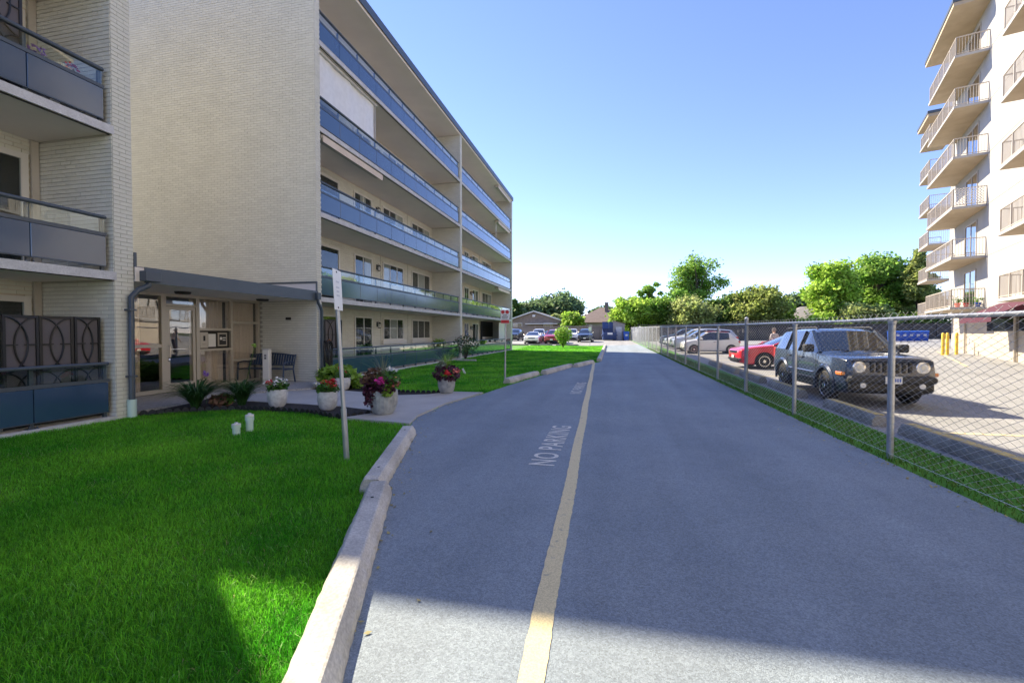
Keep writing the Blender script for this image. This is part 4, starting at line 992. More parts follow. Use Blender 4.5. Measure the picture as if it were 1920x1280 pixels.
def wheel(t, x, y, r, w, spokes, style='five'):
    s = 1 if y > 0 else -1
    mb = MB(); mb.lathe([(r*.62,-w/2),(r*.9,-w/2),(r,-w*.32),(r,w*.32),(r*.9,w/2),(r*.62,w/2)], 30, (x, y, r), 'y'); ty = mb.build('wheel', 'rubber', t, True)
    mb = MB(); yf = y + s*w*.42
    mb.lathe([(r*.55,-.02),(r*.655,-.02),(r*.665,.022),(r*.60,.022),(r*.55,.0)] if s > 0 else [(r*.55,.0),(r*.60,-.022),(r*.665,-.022),(r*.655,.02),(r*.55,.02)], 30, (x, yf, r), 'y')
    for k in range(spokes):
        a = 2*math.pi*k/spokes + .3
        for da in ((-.07, .07) if spokes <= 5 else (0,)):
            mb.bar((x+.06*math.cos(a), yf, r+.06*math.sin(a)), (x+r*.62*math.cos(a+da*1.6), yf, r+r*.62*math.sin(a+da*1.6)), .022 if spokes > 6 else .03, .026)
    mb.lathe([(0,-.03),(.06,-.03),(.07,.0),(.06,.03),(0,.03)], 14, (x, yf, r), 'y'); mb.build('rim', 'chrome', ty, True)
    mb = MB(); mb.lathe([(0,-.005),(r*.56,-.005),(r*.56,.005),(0,.005)], 22, (x, y+s*w*.12, r), 'y'); mb.build('hub', 'black', ty)
def set_paint(root, m):
    for o in root.children:
        if o.name.startswith(('body', 'paint_part')):
            for sl_ in o.material_slots:
                if sl_.material and sl_.material.name.startswith('paint_'): sl_.link = 'OBJECT'; sl_.material = M[m]

# --- boxy SUV beside the fence (front towards -x local; x=0 is the nose)
ST = [(0.00,.46,.70,.86,.68,.90,.62),(.05,.36,.82,.98,.78,1.02,.72),(.22,.27,.865,1.01,.83,1.05,.77),(.60,.25,.88,1.03,.84,1.07,.78),(1.22,.25,.88,1.07,.845,1.10,.78),(1.30,.25,.88,1.08,.85,1.13,.77),
      (1.92,.25,.88,1.09,.85,1.60,.66),(2.10,.25,.88,1.09,.85,1.645,.655),(2.34,.25,.88,1.09,.85,1.66,.655),(2.44,.25,.88,1.09,.85,1.66,.655),(3.22,.25,.88,1.10,.85,1.655,.655),(3.33,.25,.88,1.10,.85,1.65,.655),
      (3.92,.26,.88,1.11,.85,1.63,.65),(4.12,.28,.88,1.11,.85,1.60,.64),(4.20,.30,.87,1.11,.84,1.57,.62),(4.36,.36,.85,1.08,.80,1.12,.72),(4.41,.44,.80,.92,.76,.96,.68)]
suv = thing('parked_suv', 'grey boxy SUV with round headlights parked behind the chain-link fence', 'suv', (0,0,0))
bd, gl = car_shell(ST, {5,6,7,9,11}, {5}, (.87, 3.505), .355, .88)
link('body', bd, suv); link('window_glass', gl, suv)
for wx in (.87, 3.505):
    for s in (-1, 1): wheel(suv, wx, s*.775, .355, .22, 5)
for s in (-1, 1):
    for wx in (.87, 3.505):                                       # flared arches
        q = MB(); n_ = 17; pr_ = []
        for k in range(n_):
            a = R(-12) + R(204)*k/(n_-1)
            for (rr, yy) in ((.415,.875),(.418,.918),(.47,.922),(.505,.885),(.50,.86)): pr_.append((wx+rr*math.cos(a), s*yy, .355+rr*math.sin(a)))
        q.v = pr_
        for k in range(n_-1):
            for j in range(4): q.f.append((k*5+j, k*5+j+1, k*5+6+j, k*5+5+j) if s < 0 else (k*5+5+j, k*5+6+j, k*5+j+1, k*5+j)); q.mi.append(0)
        q.build('paint_part', 'paint_grey', suv, True)
    q = MB(); q.bbox(1.33,3.02,s*.885-.025,s*.885+.025,.40,.50,.015); q.build('rocker_moulding', 'dark_trim', suv)
    q = MB(); q.bbox(1.42,3.0,s*.888-.012,s*.888+.012,.60,.64,.008); q.build('door_moulding', 'chrome', suv)
    for xs in (1.30, 2.40, 3.18):
        q = MB(); q.box(xs-.005,xs+.005,s*.884-.004,s*.884+.004,.5,1.07); q.build('door_seam', 'black', suv)
    for xs in (2.18, 3.02):
        q = MB(); q.bbox(xs-.10,xs+.06,s*.89-.025,s*.89+.025,.93,.965,.01); q.build('door_handle', 'dark_trim', suv)
    q = MB(); q.bbox(1.38,1.58,min(s*.88,s*1.09),max(s*.88,s*1.09),1.10,1.29,.03); q.build('mirror', 'dark_trim', suv, True)
    q = MB(); q.tube([(1.95,s*.60,1.655),(2.05,s*.60,1.70),(3.95,s*.60,1.69),(4.05,s*.60,1.64)], .018, 8); q.build('roof_rail', 'dark_trim', suv, True)
    q = MB(); q.bar((1.27,s*.80,1.10),(2.0,s*.675,1.615),.06,.05); q.build('paint_part', 'paint_grey', suv)
    for xs, x2 in ((2.38,2.38),(3.27,3.27)):
        q = MB(); q.bar((xs,s*.856,1.09),(x2,s*.668,1.60),.022,.085); q.build('pillar', 'black', suv)
    # headlamps
    q = MB(); q.lathe([(0,-.07),(.105,-.06),(.115,0),(.105,.04)], 22, (.055,s*.575,.845), 'x'); hl = q.build('headlight', 'lamp_glass', suv, True)
    q = MB(); q.lathe([(.112,-.062),(.126,-.055),(.126,.03),(.112,.03)], 22, (.055,s*.575,.845), 'x'); q.build('bezel', 'chrome', hl, True)
    q = MB(); q.lathe([(.035,-.073),(.05,-.0725),(.05,-.066),(.035,-.066)], 14, (.055,s*.575,.845), 'x'); q.build('bulb_ring', 'steel', hl, True)
    q = MB(); q.bbox(.05,.34,min(s*.80,s*.885),max(s*.80,s*.885),.66,.735,.015); q.build('turn_signal', 'amber', suv)
    q = MB(); q.lathe([(0,-.05),(.055,-.045),(.065,0),(.06,.03)], 16, (-.03,s*.53,.47), 'x'); q.build('fog_light', 'lamp_glass', suv, True)
    q = MB(); q.bbox(4.28,4.40,min(s*.70,s*.84),max(s*.70,s*.84),.85,1.12,.02); q.build('tail_light', 'sign_red', suv)
for k in range(7):
    y = (k-3)*.115; q = MB(); q.bbox(-.02,.03,y-.036,y+.036,.735,.945,.012); q.build('grille_slot', 'black', suv)
q = MB(); q.bbox(-.018,.06,-.72,.72,.965,1.0,.015); q.build('paint_part', 'paint_grey', suv)
q = MB(); q.bbox(-.10,.16,-.80,.80,.52,.66,.04); q.build('bumper', 'dark_trim', suv, True)
q = MB(); q.bbox(-.06,.20,-.76,.76,.33,.53,.04); q.build('lower_bumper', 'black', suv, True)
q = MB(); q.box(-.116,-.103,-.15,.15,.515,.665); q.build('licence_plate', 'sign_white', suv)
for k in range(6):
    q = MB(); q.box(-.119,-.1165,-.125+.043*k,-.100+.043*k,.555,.625); q.build('plate_mark', 'bin_blue', suv)
q = MB(); q.tube([(1.26,-.6,1.118),(1.30,-.1,1.17)], .010, 5); q.build('wiper', 'black', suv); q = MB(); q.tube([(1.26,.05,1.118),(1.30,.55,1.17)], .010, 5); q.build('wiper', 'black', suv)
set_paint(suv, 'paint_grey')
suv.location = (5.62, 10.92, zgf(5.62, 13)-.02); suv.rotation_euler = (0, 0, R(90))

# --- generic body styles
STYLES = {
 'sedan': dict(st=[(0,.40,.64,.68,.62,.72,.56),(.06,.26,.81,.77,.77,.81,.69),(.28,.19,.87,.84,.82,.88,.72),(.9,.18,.895,.92,.85,.96,.76),(1.30,.18,.90,.94,.86,1.0,.76),(2.16,.18,.90,.93,.86,1.37,.60),(2.42,.18,.90,.935,.86,1.41,.585),(2.50,.18,.90,.935,.86,1.415,.585),
        (3.22,.18,.90,.95,.86,1.37,.58),(3.34,.18,.90,.955,.86,1.345,.58),(3.62,.19,.90,.96,.85,1.26,.62),(4.20,.24,.88,.98,.81,1.03,.70),(4.52,.32,.84,.93,.76,.97,.66),(4.63,.44,.76,.78,.68,.82,.60)],
        gs={4,5,7,9}, gt={4,10}, wh=(.92,3.62), wr=.325, W2=.90, L=4.63),
 'hatch': dict(st=[(0,.36,.52,.62,.52,.66,.44),(.05,.24,.68,.70,.66,.75,.56),(.22,.18,.77,.80,.72,.85,.58),(.62,.17,.81,.88,.76,.92,.62),(.86,.17,.815,.90,.765,.97,.64),(1.42,.17,.815,.91,.765,1.38,.55),(1.72,.17,.815,.91,.765,1.475,.53),(2.12,.17,.815,.91,.765,1.48,.53),(2.22,.17,.815,.91,.765,1.475,.53),
        (2.86,.17,.815,.94,.765,1.42,.52),(3.02,.18,.81,.96,.76,1.37,.52),(3.30,.22,.79,.96,.73,1.10,.60),(3.48,.28,.75,.90,.69,.94,.60),(3.55,.40,.68,.70,.62,.74,.54)],
        gs={4,5,6,8}, gt={4,10}, wh=(.66,2.96), wr=.29, W2=.815, L=3.55),
 'suv': dict(st=[(0,.42,.66,.70,.64,.78,.58),(.06,.30,.82,.84,.80,.90,.70),(.28,.23,.89,.94,.85,1.0,.74),(.92,.22,.915,1.03,.87,1.07,.76),(1.22,.22,.92,1.07,.88,1.13,.76),(1.95,.22,.92,1.08,.88,1.58,.64),(2.30,.22,.92,1.08,.88,1.65,.63),(2.40,.22,.92,1.08,.88,1.66,.63),
        (3.22,.22,.92,1.10,.88,1.64,.62),(3.34,.22,.92,1.10,.88,1.635,.62),(3.98,.23,.92,1.14,.87,1.57,.60),(4.16,.26,.91,1.15,.86,1.53,.60),(4.44,.34,.88,1.12,.82,1.16,.68),(4.54,.46,.82,.88,.74,.92,.64)],
        gs={4,5,7,9}, gt={4,11}, wh=(.93,3.60), wr=.345, W2=.92, L=4.54)}
PROTO = {}
def car_proto(kind):
    if kind in PROTO: return copy_tree(PROTO[kind])
    d = STYLES[kind]; t = thing('parked_car', 'car', 'car')
    bd, gl = car_shell(d['st'], d['gs'], d['gt'], d['wh'], d['wr'], d['W2'])
    link('body', bd, t); link('window_glass', gl, t)
    st = d['st']; W2 = d['W2']
    for wx in d['wh']:
        for s in (-1, 1): wheel(t, wx, s*(W2-.115), d['wr'], .20, 5 if kind == 'suv' else 9)
    zh = st[1][3]; zf = st[1][1]
    for s in (-1, 1):
        if kind == 'hatch':
            q = MB(); q.lathe([(0,-.03),(.07,-.02),(.085,.03),(.08,.08)], 16, (.10,s*.56,.70), 'x'); q.build('headlight', 'lamp_glass', t, True)
        else:
            q = MB(); a0, a1 = .42, W2-.05
            q.add([(-.005,s*a0,zh-.12),(.06,s*(a1-.10),zh-.10),(.34,s*(a1+.03),zh+.0),(.30,s*(a1+.01),zh+.055),(.05,s*(a1-.14),zh-.0),(-.012,s*a0,zh-.055),
                   (.10,s*a0,zh-.12),(.2,s*(a1-.15),zh-.05),(.1,s*a0,zh-.04)], [(0,1,4,5),(1,2,3,4),(5,4,3),(0,6,1)] if s > 0 else [(5,4,1,0),(4,3,2,1),(3,4,5),(1,6,0)])
            q.build('headlight', 'lamp_glass', t)
        q = MB(); q.bbox(.0,.12,min(s*.48,s*(W2-.14)),max(s*.48,s*(W2-.14)),zf+.08,zf+.19,.03); q.build('fog_recess', 'black', t)
        xm = st[4][0]+.18; zb_ = st[4][3]
        q = MB(); q.bbox(xm,xm+.14,min(s*(W2-.03),s*(W2+.17)),max(s*(W2-.03),s*(W2+.17)),zb_+.03,zb_+.16,.04); q.build('paint_part', 'paint_white', t, True)
        q = MB(); xl = st[-2][0]; q.bbox(xl-.16,xl+.06,min(s*(st[-2][2]-.22),s*(st[-2][2]-.01)),max(s*(st[-2][2]-.22),s*(st[-2][2]-.01)),st[-2][3]-.20,st[-2][3]-.04,.03); q.build('tail_light', 'sign_red', t)
        x1 = st[4][0]+.1; q = MB(); q.box(x1-.005,x1+.005,s*(W2-.003)-.004,s*(W2-.003)+.004,.34,zb_-.04); xd = st[7][0]+.02; q.box(xd-.005,xd+.005,s*(W2-.003)-.004,s*(W2-.003)+.004,.34,zb_-.03); q.build('door_seam', 'black', t)
        q = MB(); q.bbox(xd-.28,xd-.10,s*W2-.02,s*W2+.02,zb_-.14,zb_-.105,.01); q.build('door_handle', 'paint_white' if kind != 'hatch' else 'chrome', t)
        # A pillar
        q = MB(); i0 = min(d['gt']); q.bar((st[i0][0]-.02,s*(st[i0][6]+.02),st[i0][5]-.02),(st[i0+1][0]+.02,s*(st[i0+1][6]+.005),st[i0+1][5]-.03),.05,.045); q.build('paint_part', 'paint_white', t)
    if kind != 'hatch':
        q = MB(); q.bbox(-.012,.05,-.46,.46,zh-.13,zh-.03,.02); q.build('grille', 'black_gloss', t)
        q = MB(); q.bbox(-.012,.07,-.52,.52,zf+.03,zf+.20,.03); q.build('lower_grille', 'black', t)
    else:
        q = MB(); q.bbox(-.005,.07,-.36,.36,.28,.38,.03); q.build('lower_grille', 'black', t)
    q = MB(); q.box(-.035,-.022,-.15,.15,zf+.17,zf+.30); q.build('licence_plate', 'sign_white', t)
    PROTO[kind] = t; return t
def car(kind, m, label, x, y, rz, cat='car', nm='parked_car', scale=1.0):
    t = car_proto(kind); t['label'] = label; t['category'] = cat; set_paint(t, m)
    t.location = (x, y, zgf(x, y)-.02); t.rotation_euler = (0, 0, rz); t.scale = (scale,)*3
    return t
# lot beyond the fence: nose towards the fence (local +x = away from the fence)
car('sedan', 'paint_red', 'bright red sedan with its nose to the fence behind the grey SUV', 5.05, 21.2, R(4))
ft500 = car('hatch', 'paint_white', 'small white hatchback with red roof parked nose to the fence', 4.55, 32.9, R(2))
car('suv', 'paint_silver', 'silver SUV parked next to the small white hatchback', 4.3, 36.4, R(2), 'suv')
car('suv', 'paint_white', 'white SUV parked two spaces behind the white hatchback', 4.35, 39.6, R(2), 'suv')
car('sedan', 'paint_silver', 'silver sedan parked at the far end of the fence row', 4.4, 42.6, R(2))
car('suv', 'paint_darkblue', 'dark SUV last in the row nosed to the chain-link fence', 4.3, 45.6, R(2), 'suv')
q = MB(); q.add([(1.52,-.50,1.455),(2.9,-.48,1.435),(2.9,.48,1.435),(1.52,.50,1.455),(1.70,-.46,1.505),(2.85,-.44,1.46),(2.85,.44,1.46),(1.70,.46,1.505)], [(4,5,6,7),(0,1,5,4),(1,2,6,5),(2,3,7,6),(3,0,4,7)]); q.build('soft_top', 'roof_red', ft500, True)
# rear lot: fronts towards the camera (local +x away from camera => rz 90)
REAR = [('sedan','paint_white','white sedan with dark grille in front of the rear wooden fence',-9.0,50.3,'car'), ('suv','paint_maroon','dark red crossover half hidden by the lime-green shrub',-6.75,50.6,'car'),
        ('suv','paint_white','white SUV parked behind the white sedan in the rear lot',-9.4,57.0,'suv'), ('sedan','paint_black','black car between the white sedan and the red crossover',-7.9,55.2,'car'),
        ('suv','paint_white','white SUV parked against the wooden fence beside the lime-green shrub',-5.6,62.2,'suv'), ('suv','paint_darkblue','dark blue SUV facing the driveway near the dumpster',-3.4,55.6,'suv'),
        ('suv','paint_black','black SUV at the back fence, mostly hidden by the brick wing',-13.6,60.5,'suv'), ('sedan','paint_silver','silver sedan between the red crossover and the wooden fence',-7.6,60.8,'car')]
for (k, m, lab, x, y, c) in REAR: car(k, m, lab, x, y, R(90+random.uniform(-3,3)), c)

# ================================================================== PERSON behind the red car
def person(x, y, rz):
    t = thing('person', 'grey-haired person in a patterned top standing behind the red sedan', 'person', (x, y, zgf(x, y)-.02), rz)
    J = {'pel':(0,0,.88,.135),'wai':(0,0,1.0,.12),'che':(0,.02,1.18,.15),'nec0':(0,.03,1.34,.085),'nec':(0,.045,1.40,.052),'hea0':(0,.07,1.46,.066),'hea1':(0,.075,1.55,.092),'hea2':(0,.07,1.62,.06),
         'shL':(.17,.02,1.31,.07),'elL':(.24,-.0,1.06,.048),'wrL':(.22,.14,.86,.032),'shR':(-.17,.02,1.31,.07),'elR':(-.24,.0,1.06,.048),'wrR':(-.22,.14,.86,.032),
         'hiL':(.09,0,.84,.10),'knL':(.10,.02,.47,.065),'anL':(.10,-.02,.08,.045),'toL':(.11,.14,.035,.04),'hiR':(-.09,0,.84,.10),'knR':(-.10,.02,.47,.065),'anR':(-.10,-.02,.08,.045),'toR':(-.11,.14,.035,.04)}
    E = [('pel','wai'),('wai','che'),('che','nec0'),('nec0','nec'),('nec','hea0'),('hea0','hea1'),('hea1','hea2'),('che','shL'),('shL','elL'),('elL','wrL'),('che','shR'),('shR','elR'),('elR','wrR'),
         ('pel','hiL'),('hiL','knL'),('knL','anL'),('anL','toL'),('pel','hiR'),('hiR','knR'),('knR','anR'),('anR','toR')]
    for s, n_ in ((1,'L'), (-1,'R')):
        base = J['wr'+n_]
        J['pa'+n_] = (base[0], base[1]+.05, base[2]-.055, .026); E.append(('wr'+n_, 'pa'+n_))
        for f, (dx, L) in enumerate(((-.028,.065),(-.010,.078),(.010,.074),(.028,.058))):
            J['f%d%s' % (f, n_)] = (base[0]+dx, base[1]+.085, base[2]-.10-.2*L, .009); J['g%d%s' % (f, n_)] = (base[0]+dx, base[1]+.075, base[2]-.10-L, .008)
            E.append(('pa'+n_, 'f%d%s' % (f, n_))); E.append(('f%d%s' % (f, n_), 'g%d%s' % (f, n_)))
        J['t'+n_] = (base[0]-s*.045, base[1]+.05, base[2]-.07, .010); E.append(('wr'+n_, 't'+n_))
    keys = list(J); me = bpy.data.meshes.new('b'); me.from_pydata([J[k][:3] for k in keys], [(keys.index(a), keys.index(b)) for a, b in E], [])
    o = bpy.data.objects.new('b', me); COL.objects.link(o); o.modifiers.new('s', 'SKIN')
    for k, sv in zip(keys, me.skin_vertices[0].data): sv.radius = (J[k][3], J[k][3]); sv.use_root = (k == 'pel')
    ss = o.modifiers.new('u', 'SUBSURF'); ss.levels = 2; ss.render_levels = 2
    bpy.context.view_layer.update(); res = bpy.data.meshes.new_from_object(o.evaluated_get(bpy.context.evaluated_depsgraph_get())); bpy.data.objects.remove(o)
    res.materials.clear()
    for m in ('skin', 'shirt', 'trousers', 'black'): res.materials.append(M[m])
    for p in res.polygons:
        c = p.center; p.use_smooth = True
        p.material_index = 3 if c.z < .09 else 2 if (c.z < .93 and abs(c.x) < .19) else 1 if (c.z < 1.385 and not (c.z < 1.0 and abs(c.x) > .17)) else 0
    link('body', res, t)
    C = []
    for k in range(900):
        v = Vector((random.gauss(0,1), random.gauss(0,1), random.gauss(0,1))).normalized()
        if v.y > .35 and v.z < .45: continue
        if v.z < -.45: continue
        C.append((v.x*.092, .068+v.y*.10, 1.565+v.z*.105))
    link('hair', leaf_mesh('hair', C, .03, 'hair_grey'), t)
    for s in (-1, 1):
        q = MB(); q.lathe([(0,-.005),(.012,.0),(0,.012)], 8, (s*.032, .150, 1.56), 'y'); q.build('eye', 'black', t, True)
    q = MB(); q.add([(-.014,.155,1.515),(.014,.155,1.515),(0,.185,1.52),(0,.155,1.565)], [(0,1,2),(1,3,2),(3,0,2)]); q.build('nose', 'skin', t)
    q = MB(); q.bbox(-.022,.022,.145,.158,1.482,1.490,.003); q.build('mouth', 'petal_coral', t)
person(8.25, 26.3, R(20))

# ================================================================== SIGNS, POSTS, SMALL THINGS
def sgn_post(t, base, top, r, m='galvanised', sleeve=True):
    mb = MB(); mb.tube([base, top], r, 10); mb.build('post', m, t, True)
    if sleeve:
        b = Vector(base); d = Vector(top) - b; q = MB(); q.tube([b, b + d*.30], r*1.35, 10); q.build('sleeve', m, t, True)
# leaning sign post on the near lawn
t = thing('leaning_sign', 'narrow white faded sign on a leaning steel post in the near lawn', 'sign', (-3.25, 5.10, 0))
sgn_post(t, (0,0,-.1), (-.135,-.02,2.38), .026)
rot = Matrix.Rotation(R(15), 4, 'Z'); m4 = Matrix.Translation((-.118,-.045,2.12)) @ Matrix.Rotation(R(-3.2), 4, 'Y') @ rot
q = MB(); q.xbox(m4 @ Matrix.Translation((.03,0,0)), .002, .15, .25); pl = q.build('sign_plate', 'sign_white', t)
q = MB()
for (z, w) in ((.10,.10),(.03,.11),(-.02,.09),(-.07,.11)):
    q.xbox(m4 @ Matrix.Translation((.033,0,z)), .0006, w/2, .010)
q.build('faded_print', 'sign_faded', pl)
q = MB()
for z in (.22,-.22): q.xbox(m4 @ Matrix.Translation((.034,-.02,z)), .004, .010, .010)
q.build('bolt', 'black', pl)
# tow-away sign
t = thing('no_parking_sign', 'white and red tow-away sign with two prohibition circles on a steel post', 'sign', (-3.33, 13.95, zgf(-3.33,13.95)))
sgn_post(t, (0,0,-.1), (.03,0,2.22), .024, 'steel')
q = MB(); q.bbox(-.125,.155,-.04,-.032,1.85,2.29,.003); pl = q.build('sign_plate', 'sign_white', t)
for cx in (-.055, .085):
    q = MB(); q.lathe([(.042,-.004),(.056,-.004),(.056,.0),(.042,.0)], 20, (cx,-.0405,2.215), 'y'); q.bar((cx-.032,-.0425,2.247),(cx+.032,-.0425,2.183),.003,.012); q.build('prohibition_ring', 'sign_red', pl)
    q = MB(); q.bar((cx-.012,-.0415,2.185),(cx-.012,-.0415,2.245),.002,.012); q.bar((cx-.012,-.0415,2.24),(cx+.014,-.0415,2.235),.002,.012); q.build('symbol', 'sign_black', pl)
q = MB()
for z, w in ((2.115,.14),(2.065,.20),(2.015,.17)):
    for k in range(5):
        x0 = .015 - w/2 + w*k/5; q.box(x0, x0+w/5*.72, -.0425, -.041, z-.014, z+.014)
q.build('print_line', 'sign_black', pl)
q = MB(); q.box(-.115,.145,-.0425,-.041,1.865,1.965); rd = q.build('red_panel', 'sign_red', pl)
# slim pole in the far lawn
t = thing('thin_pole', 'thin steel pole in the far lawn next to the parked dark SUV', 'pole', (-2.35,47.6,zgf(-2.35,47.6)))
mb = MB(); mb.tube([(0,0,-.1),(0,0,2.0)], .02, 8); mb.build('pole', 'galvanised', t, True)
mb = MB(); mb.box(-.15,.15,-.03,-.024,1.6,2.0); mb.build('sign_plate', 'sign_white', t)

# cleanout pipes in the lawn
for k, (x, y, h, lab) in enumerate(((-5.80,6.05,.17,'shorter pale green capped cleanout pipe in the lawn'), (-5.80,6.32,.27,'taller pale green capped cleanout pipe in the lawn'))):
    t = thing('cleanout_pipe', lab, 'pipe', (x, y, -.01))
    mb = MB(); mb.lathe([(.055,-.05),(.055,h*.62),(.066,h*.63),(.066,h*.86),(.055,h*.87)], 18); mb.build('pipe', 'pvc', t, True)
    mb = MB(); mb.lathe([(.058,h*.87),(.064,h*.88),(.064,h*.97),(.03,h),(0,h)], 18); mb.box(-.018,.018,-.018,.018,h-.001,h+.02); mb.build('cap', 'white_paint', t, True)
t = thing('lawn_marker', 'small tilted white marker tag stuck in the far lawn', 'marker', (-5.62,16.75,.0)); q = MB(); q.xbox(Matrix.Translation((0,0,.09)) @ Matrix.Rotation(R(-28),4,'Y'), .035, .012, .125); q.build('tag', 'white_paint', t)
# white bollard post with number
t = thing('marker_post', 'white square post with small dark plaque beside the entrance bench', 'post', (-10.03,11.62,.075), R(14))
mb = MB(); mb.bbox(-.09,.09,-.09,.09,-.03,1.0,.008); mb.build('post', 'white_paint', t)
mb = MB(); mb.bbox(-.095,.095,-.095,.095,1.0,1.03,.01); mb.build('cap', 'slab_edge', t)
mb = MB(); mb.box(-.045,.035,-.0935,-.0905,.72,.88); pq = mb.build('plaque', 'sign_faded', t)
mb = MB(); mb.box(-.03,-.012,-.095,-.0937,.81,.86); mb.box(.0,.02,-.095,-.0937,.80,.86); mb.box(-.028,.018,-.095,-.0937,.735,.78); mb.build('mark', 'sign_black', pq)
# bench
t = thing('bench', 'dark blue metal slatted bench against the brick wall under the canopy', 'bench', (-10.35,12.0,.075))
for s in (-.80,.80):
    mb = MB(); mb.tube([(s,-.30,-.0),(s,-.28,.40),(s,-.27,.60),(s,-.05,.63),(s,.16,.60)], .022, 8); mb.tube([(s,.22,0),(s,.14,.40),(s,.20,.62),(s,.26,.84)], .022, 8); mb.tube([(s,-.28,.40),(s,.14,.40)], .018, 8); mb.build('side_frame', 'bench_metal', t, True)
for k in range(7):
    y = -.26+.065*k; mb = MB(); mb.bbox(-.80,.80,y-.024,y+.024,.41,.425,.005); mb.build('seat_slat', 'bench_metal', t)
mb = MB(); pts = [(-.80+1.6*k/16, .245+.0, .80+.07*math.sin(math.pi*k/16)) for k in range(17)]; mb.tube(pts, .022, 6); mb.tube([(-.8,.165,.52),(.8,.165,.52)], .02, 6); mb.build('back_rail', 'bench_metal', t, True)
for k in range(17):
    x = -.72+1.44*k/16; zt = .79+.07*math.sin(math.pi*(x+.8)/1.6); mb = MB(); mb.bar((x,.168,.53),(x,.243,zt),.068,.008); mb.build('back_slat', 'bench_metal', t)
# hose on wall reel
t = thing('garden_hose', 'black garden hose coiled on a wall hook beside the downpipe', 'garden hose', (FX+.20,12.70,.35))
for k in range(7):
    mb = MB(); r0 = .20+.02*(k % 3); off = .02*k-.06
    mb.tube([(off*.9+.02*math.sin(3*a+k), .10*math.sin(a)*1.2+.012*k, .55+.42*math.cos(a)*(1+.05*(k % 3))) for a in np.linspace(0,2*math.pi,30)[:-1]], .014, 6, closed=True); mb.build('hose_loop', 'hose', t, True)
mb = MB(); mb.tube([(0,0,.95),(.02,.05,1.02),(.05,.12,.98)], .02, 8); mb.build('nozzle', 'brass', t, True)
mb = MB(); mb.box(-.16,-.02,-.06,.06,.80,.98); mb.tube([(-.05,0,.9),(.10,0,.9),(.12,0,.96)], .02, 6); mb.build('hook', 'black', t)
mb = MB(); mb.bbox(-.12,.12,-.14,.10,-.32,-.05,.05); mb.tube([(0,-.02,-.05),(.02,0,.2)], .03, 8); mb.build('tap_box', 'black', t)

# ================================================================== POTS AND PLANTS
def clump(n, c, s, size, m, t, name='leaves', flatten=0.4, aspect=1.6, shell=0.0, droop=0.0):
    v = RNG.normal(size=(n,3)); v /= np.linalg.norm(v, axis=1)[:,None]; r = RNG.random(n)**(1/3.)
    if shell: r = shell + (1-shell)*r
    C = np.asarray(c) + v*r[:,None]*np.asarray(s); return stuff(link(name, leaf_mesh(name, C, size, m, flatten, aspect, droop), t))
def arch_blades(t, n, h, spread, w, m, name='leaves', base=(0,0,0), stiff=0.5):
    mb = MB()
    for k in range(n):
        a = random.uniform(0, 2*math.pi); L = h*random.uniform(.65,1.15); sp = spread*random.uniform(.25,1.0); K = 6
        d = Vector((math.cos(a), math.sin(a), 0)); s_ = Vector((-d.y, d.x, 0)); o = len(mb.v)
        b = Vector(base) + d*random.uniform(0,.06) + s_*random.uniform(-.04,.04)
        for i in range(K+1):
            u = i/K; p = b + d*sp*(u**1.6) + Vector((0,0,L*(u*(1.0) - (1-stiff)*u**3.0))); ww = w*(1-u**2)*.5 + .0012
            mb.v += [p - s_*ww, p + s_*ww]
        for i in range(K): mb.f.append((o+2*i, o+2*i+1, o+2*i+3, o+2*i+2)); mb.mi.append(0)
    return mb.build(name, m, t, True)
def pot(t, prof, m): mb = MB(); mb.lathe(prof, 28); mb.build('pot', m, t, True)
def soil(t, r, z): mb = MB(); mb.lathe([(r,z-.02),(r,z),(0,z+.01)], 20); mb.build('soil', 'mulch', t)
EGG = lambda r, h: [(r*.62,0),(r*.80,h*.12),(r*.97,h*.45),(r*1.0,h*.70),(r*.97,h*.97),(r*.94,h),(r*.86,h),(r*.86,h*.93)]
def white_pot(x, y, label, r, h, flowers):
    t = thing('flower_pot', label, 'flower pot', (x, y, .03))
    pot(t, EGG(r, h), 'pot_white'); soil(t, r*.86, h*.93)
    clump(260, (0,0,h+.06), (r*1.05,r*1.05,.13), .055, 'leaf_mid', t, 'leaves', shell=.3)
    clump(120, (0,0,h+.02), (r*1.1,r*1.1,.10), .045, 'leaf_dark', t, 'leaves')
    for (m, n, c, s, z) in flowers: clump(n, (c[0],c[1],h+z), s, z and .042, m, t, 'flowers', flatten=.8, aspect=1.1)
white_pot(-6.92,8.30,'white egg-shaped pot with white and red geraniums by the entrance bench',.20,.37,[('petal_white',110,(.06,-.05),(.20,.18,.09),.17),('petal_red',40,(-.09,-.12),(.08,.08,.05),.16),('petal_white',26,(-.2,-.05),(.07,.07,.06),.13)])
white_pot(-5.67,8.22,'white egg-shaped pot with red geraniums beside the leaning sign post',.20,.37,[('petal_red',80,(.14,-.05),(.12,.10,.10),.17),('petal_white',22,(-.16,-.12),(.08,.08,.06),.14),('petal_red',20,(.0,-.1),(.08,.08,.05),.2)])
white_pot(-7.20,11.12,'white pot with a single red bloom in the hosta bed by the wall',.20,.34,[('petal_red',26,(-.07,-.02),(.05,.05,.07),.24),('petal_red',12,(.12,-.02),(.05,.05,.05),.14)])
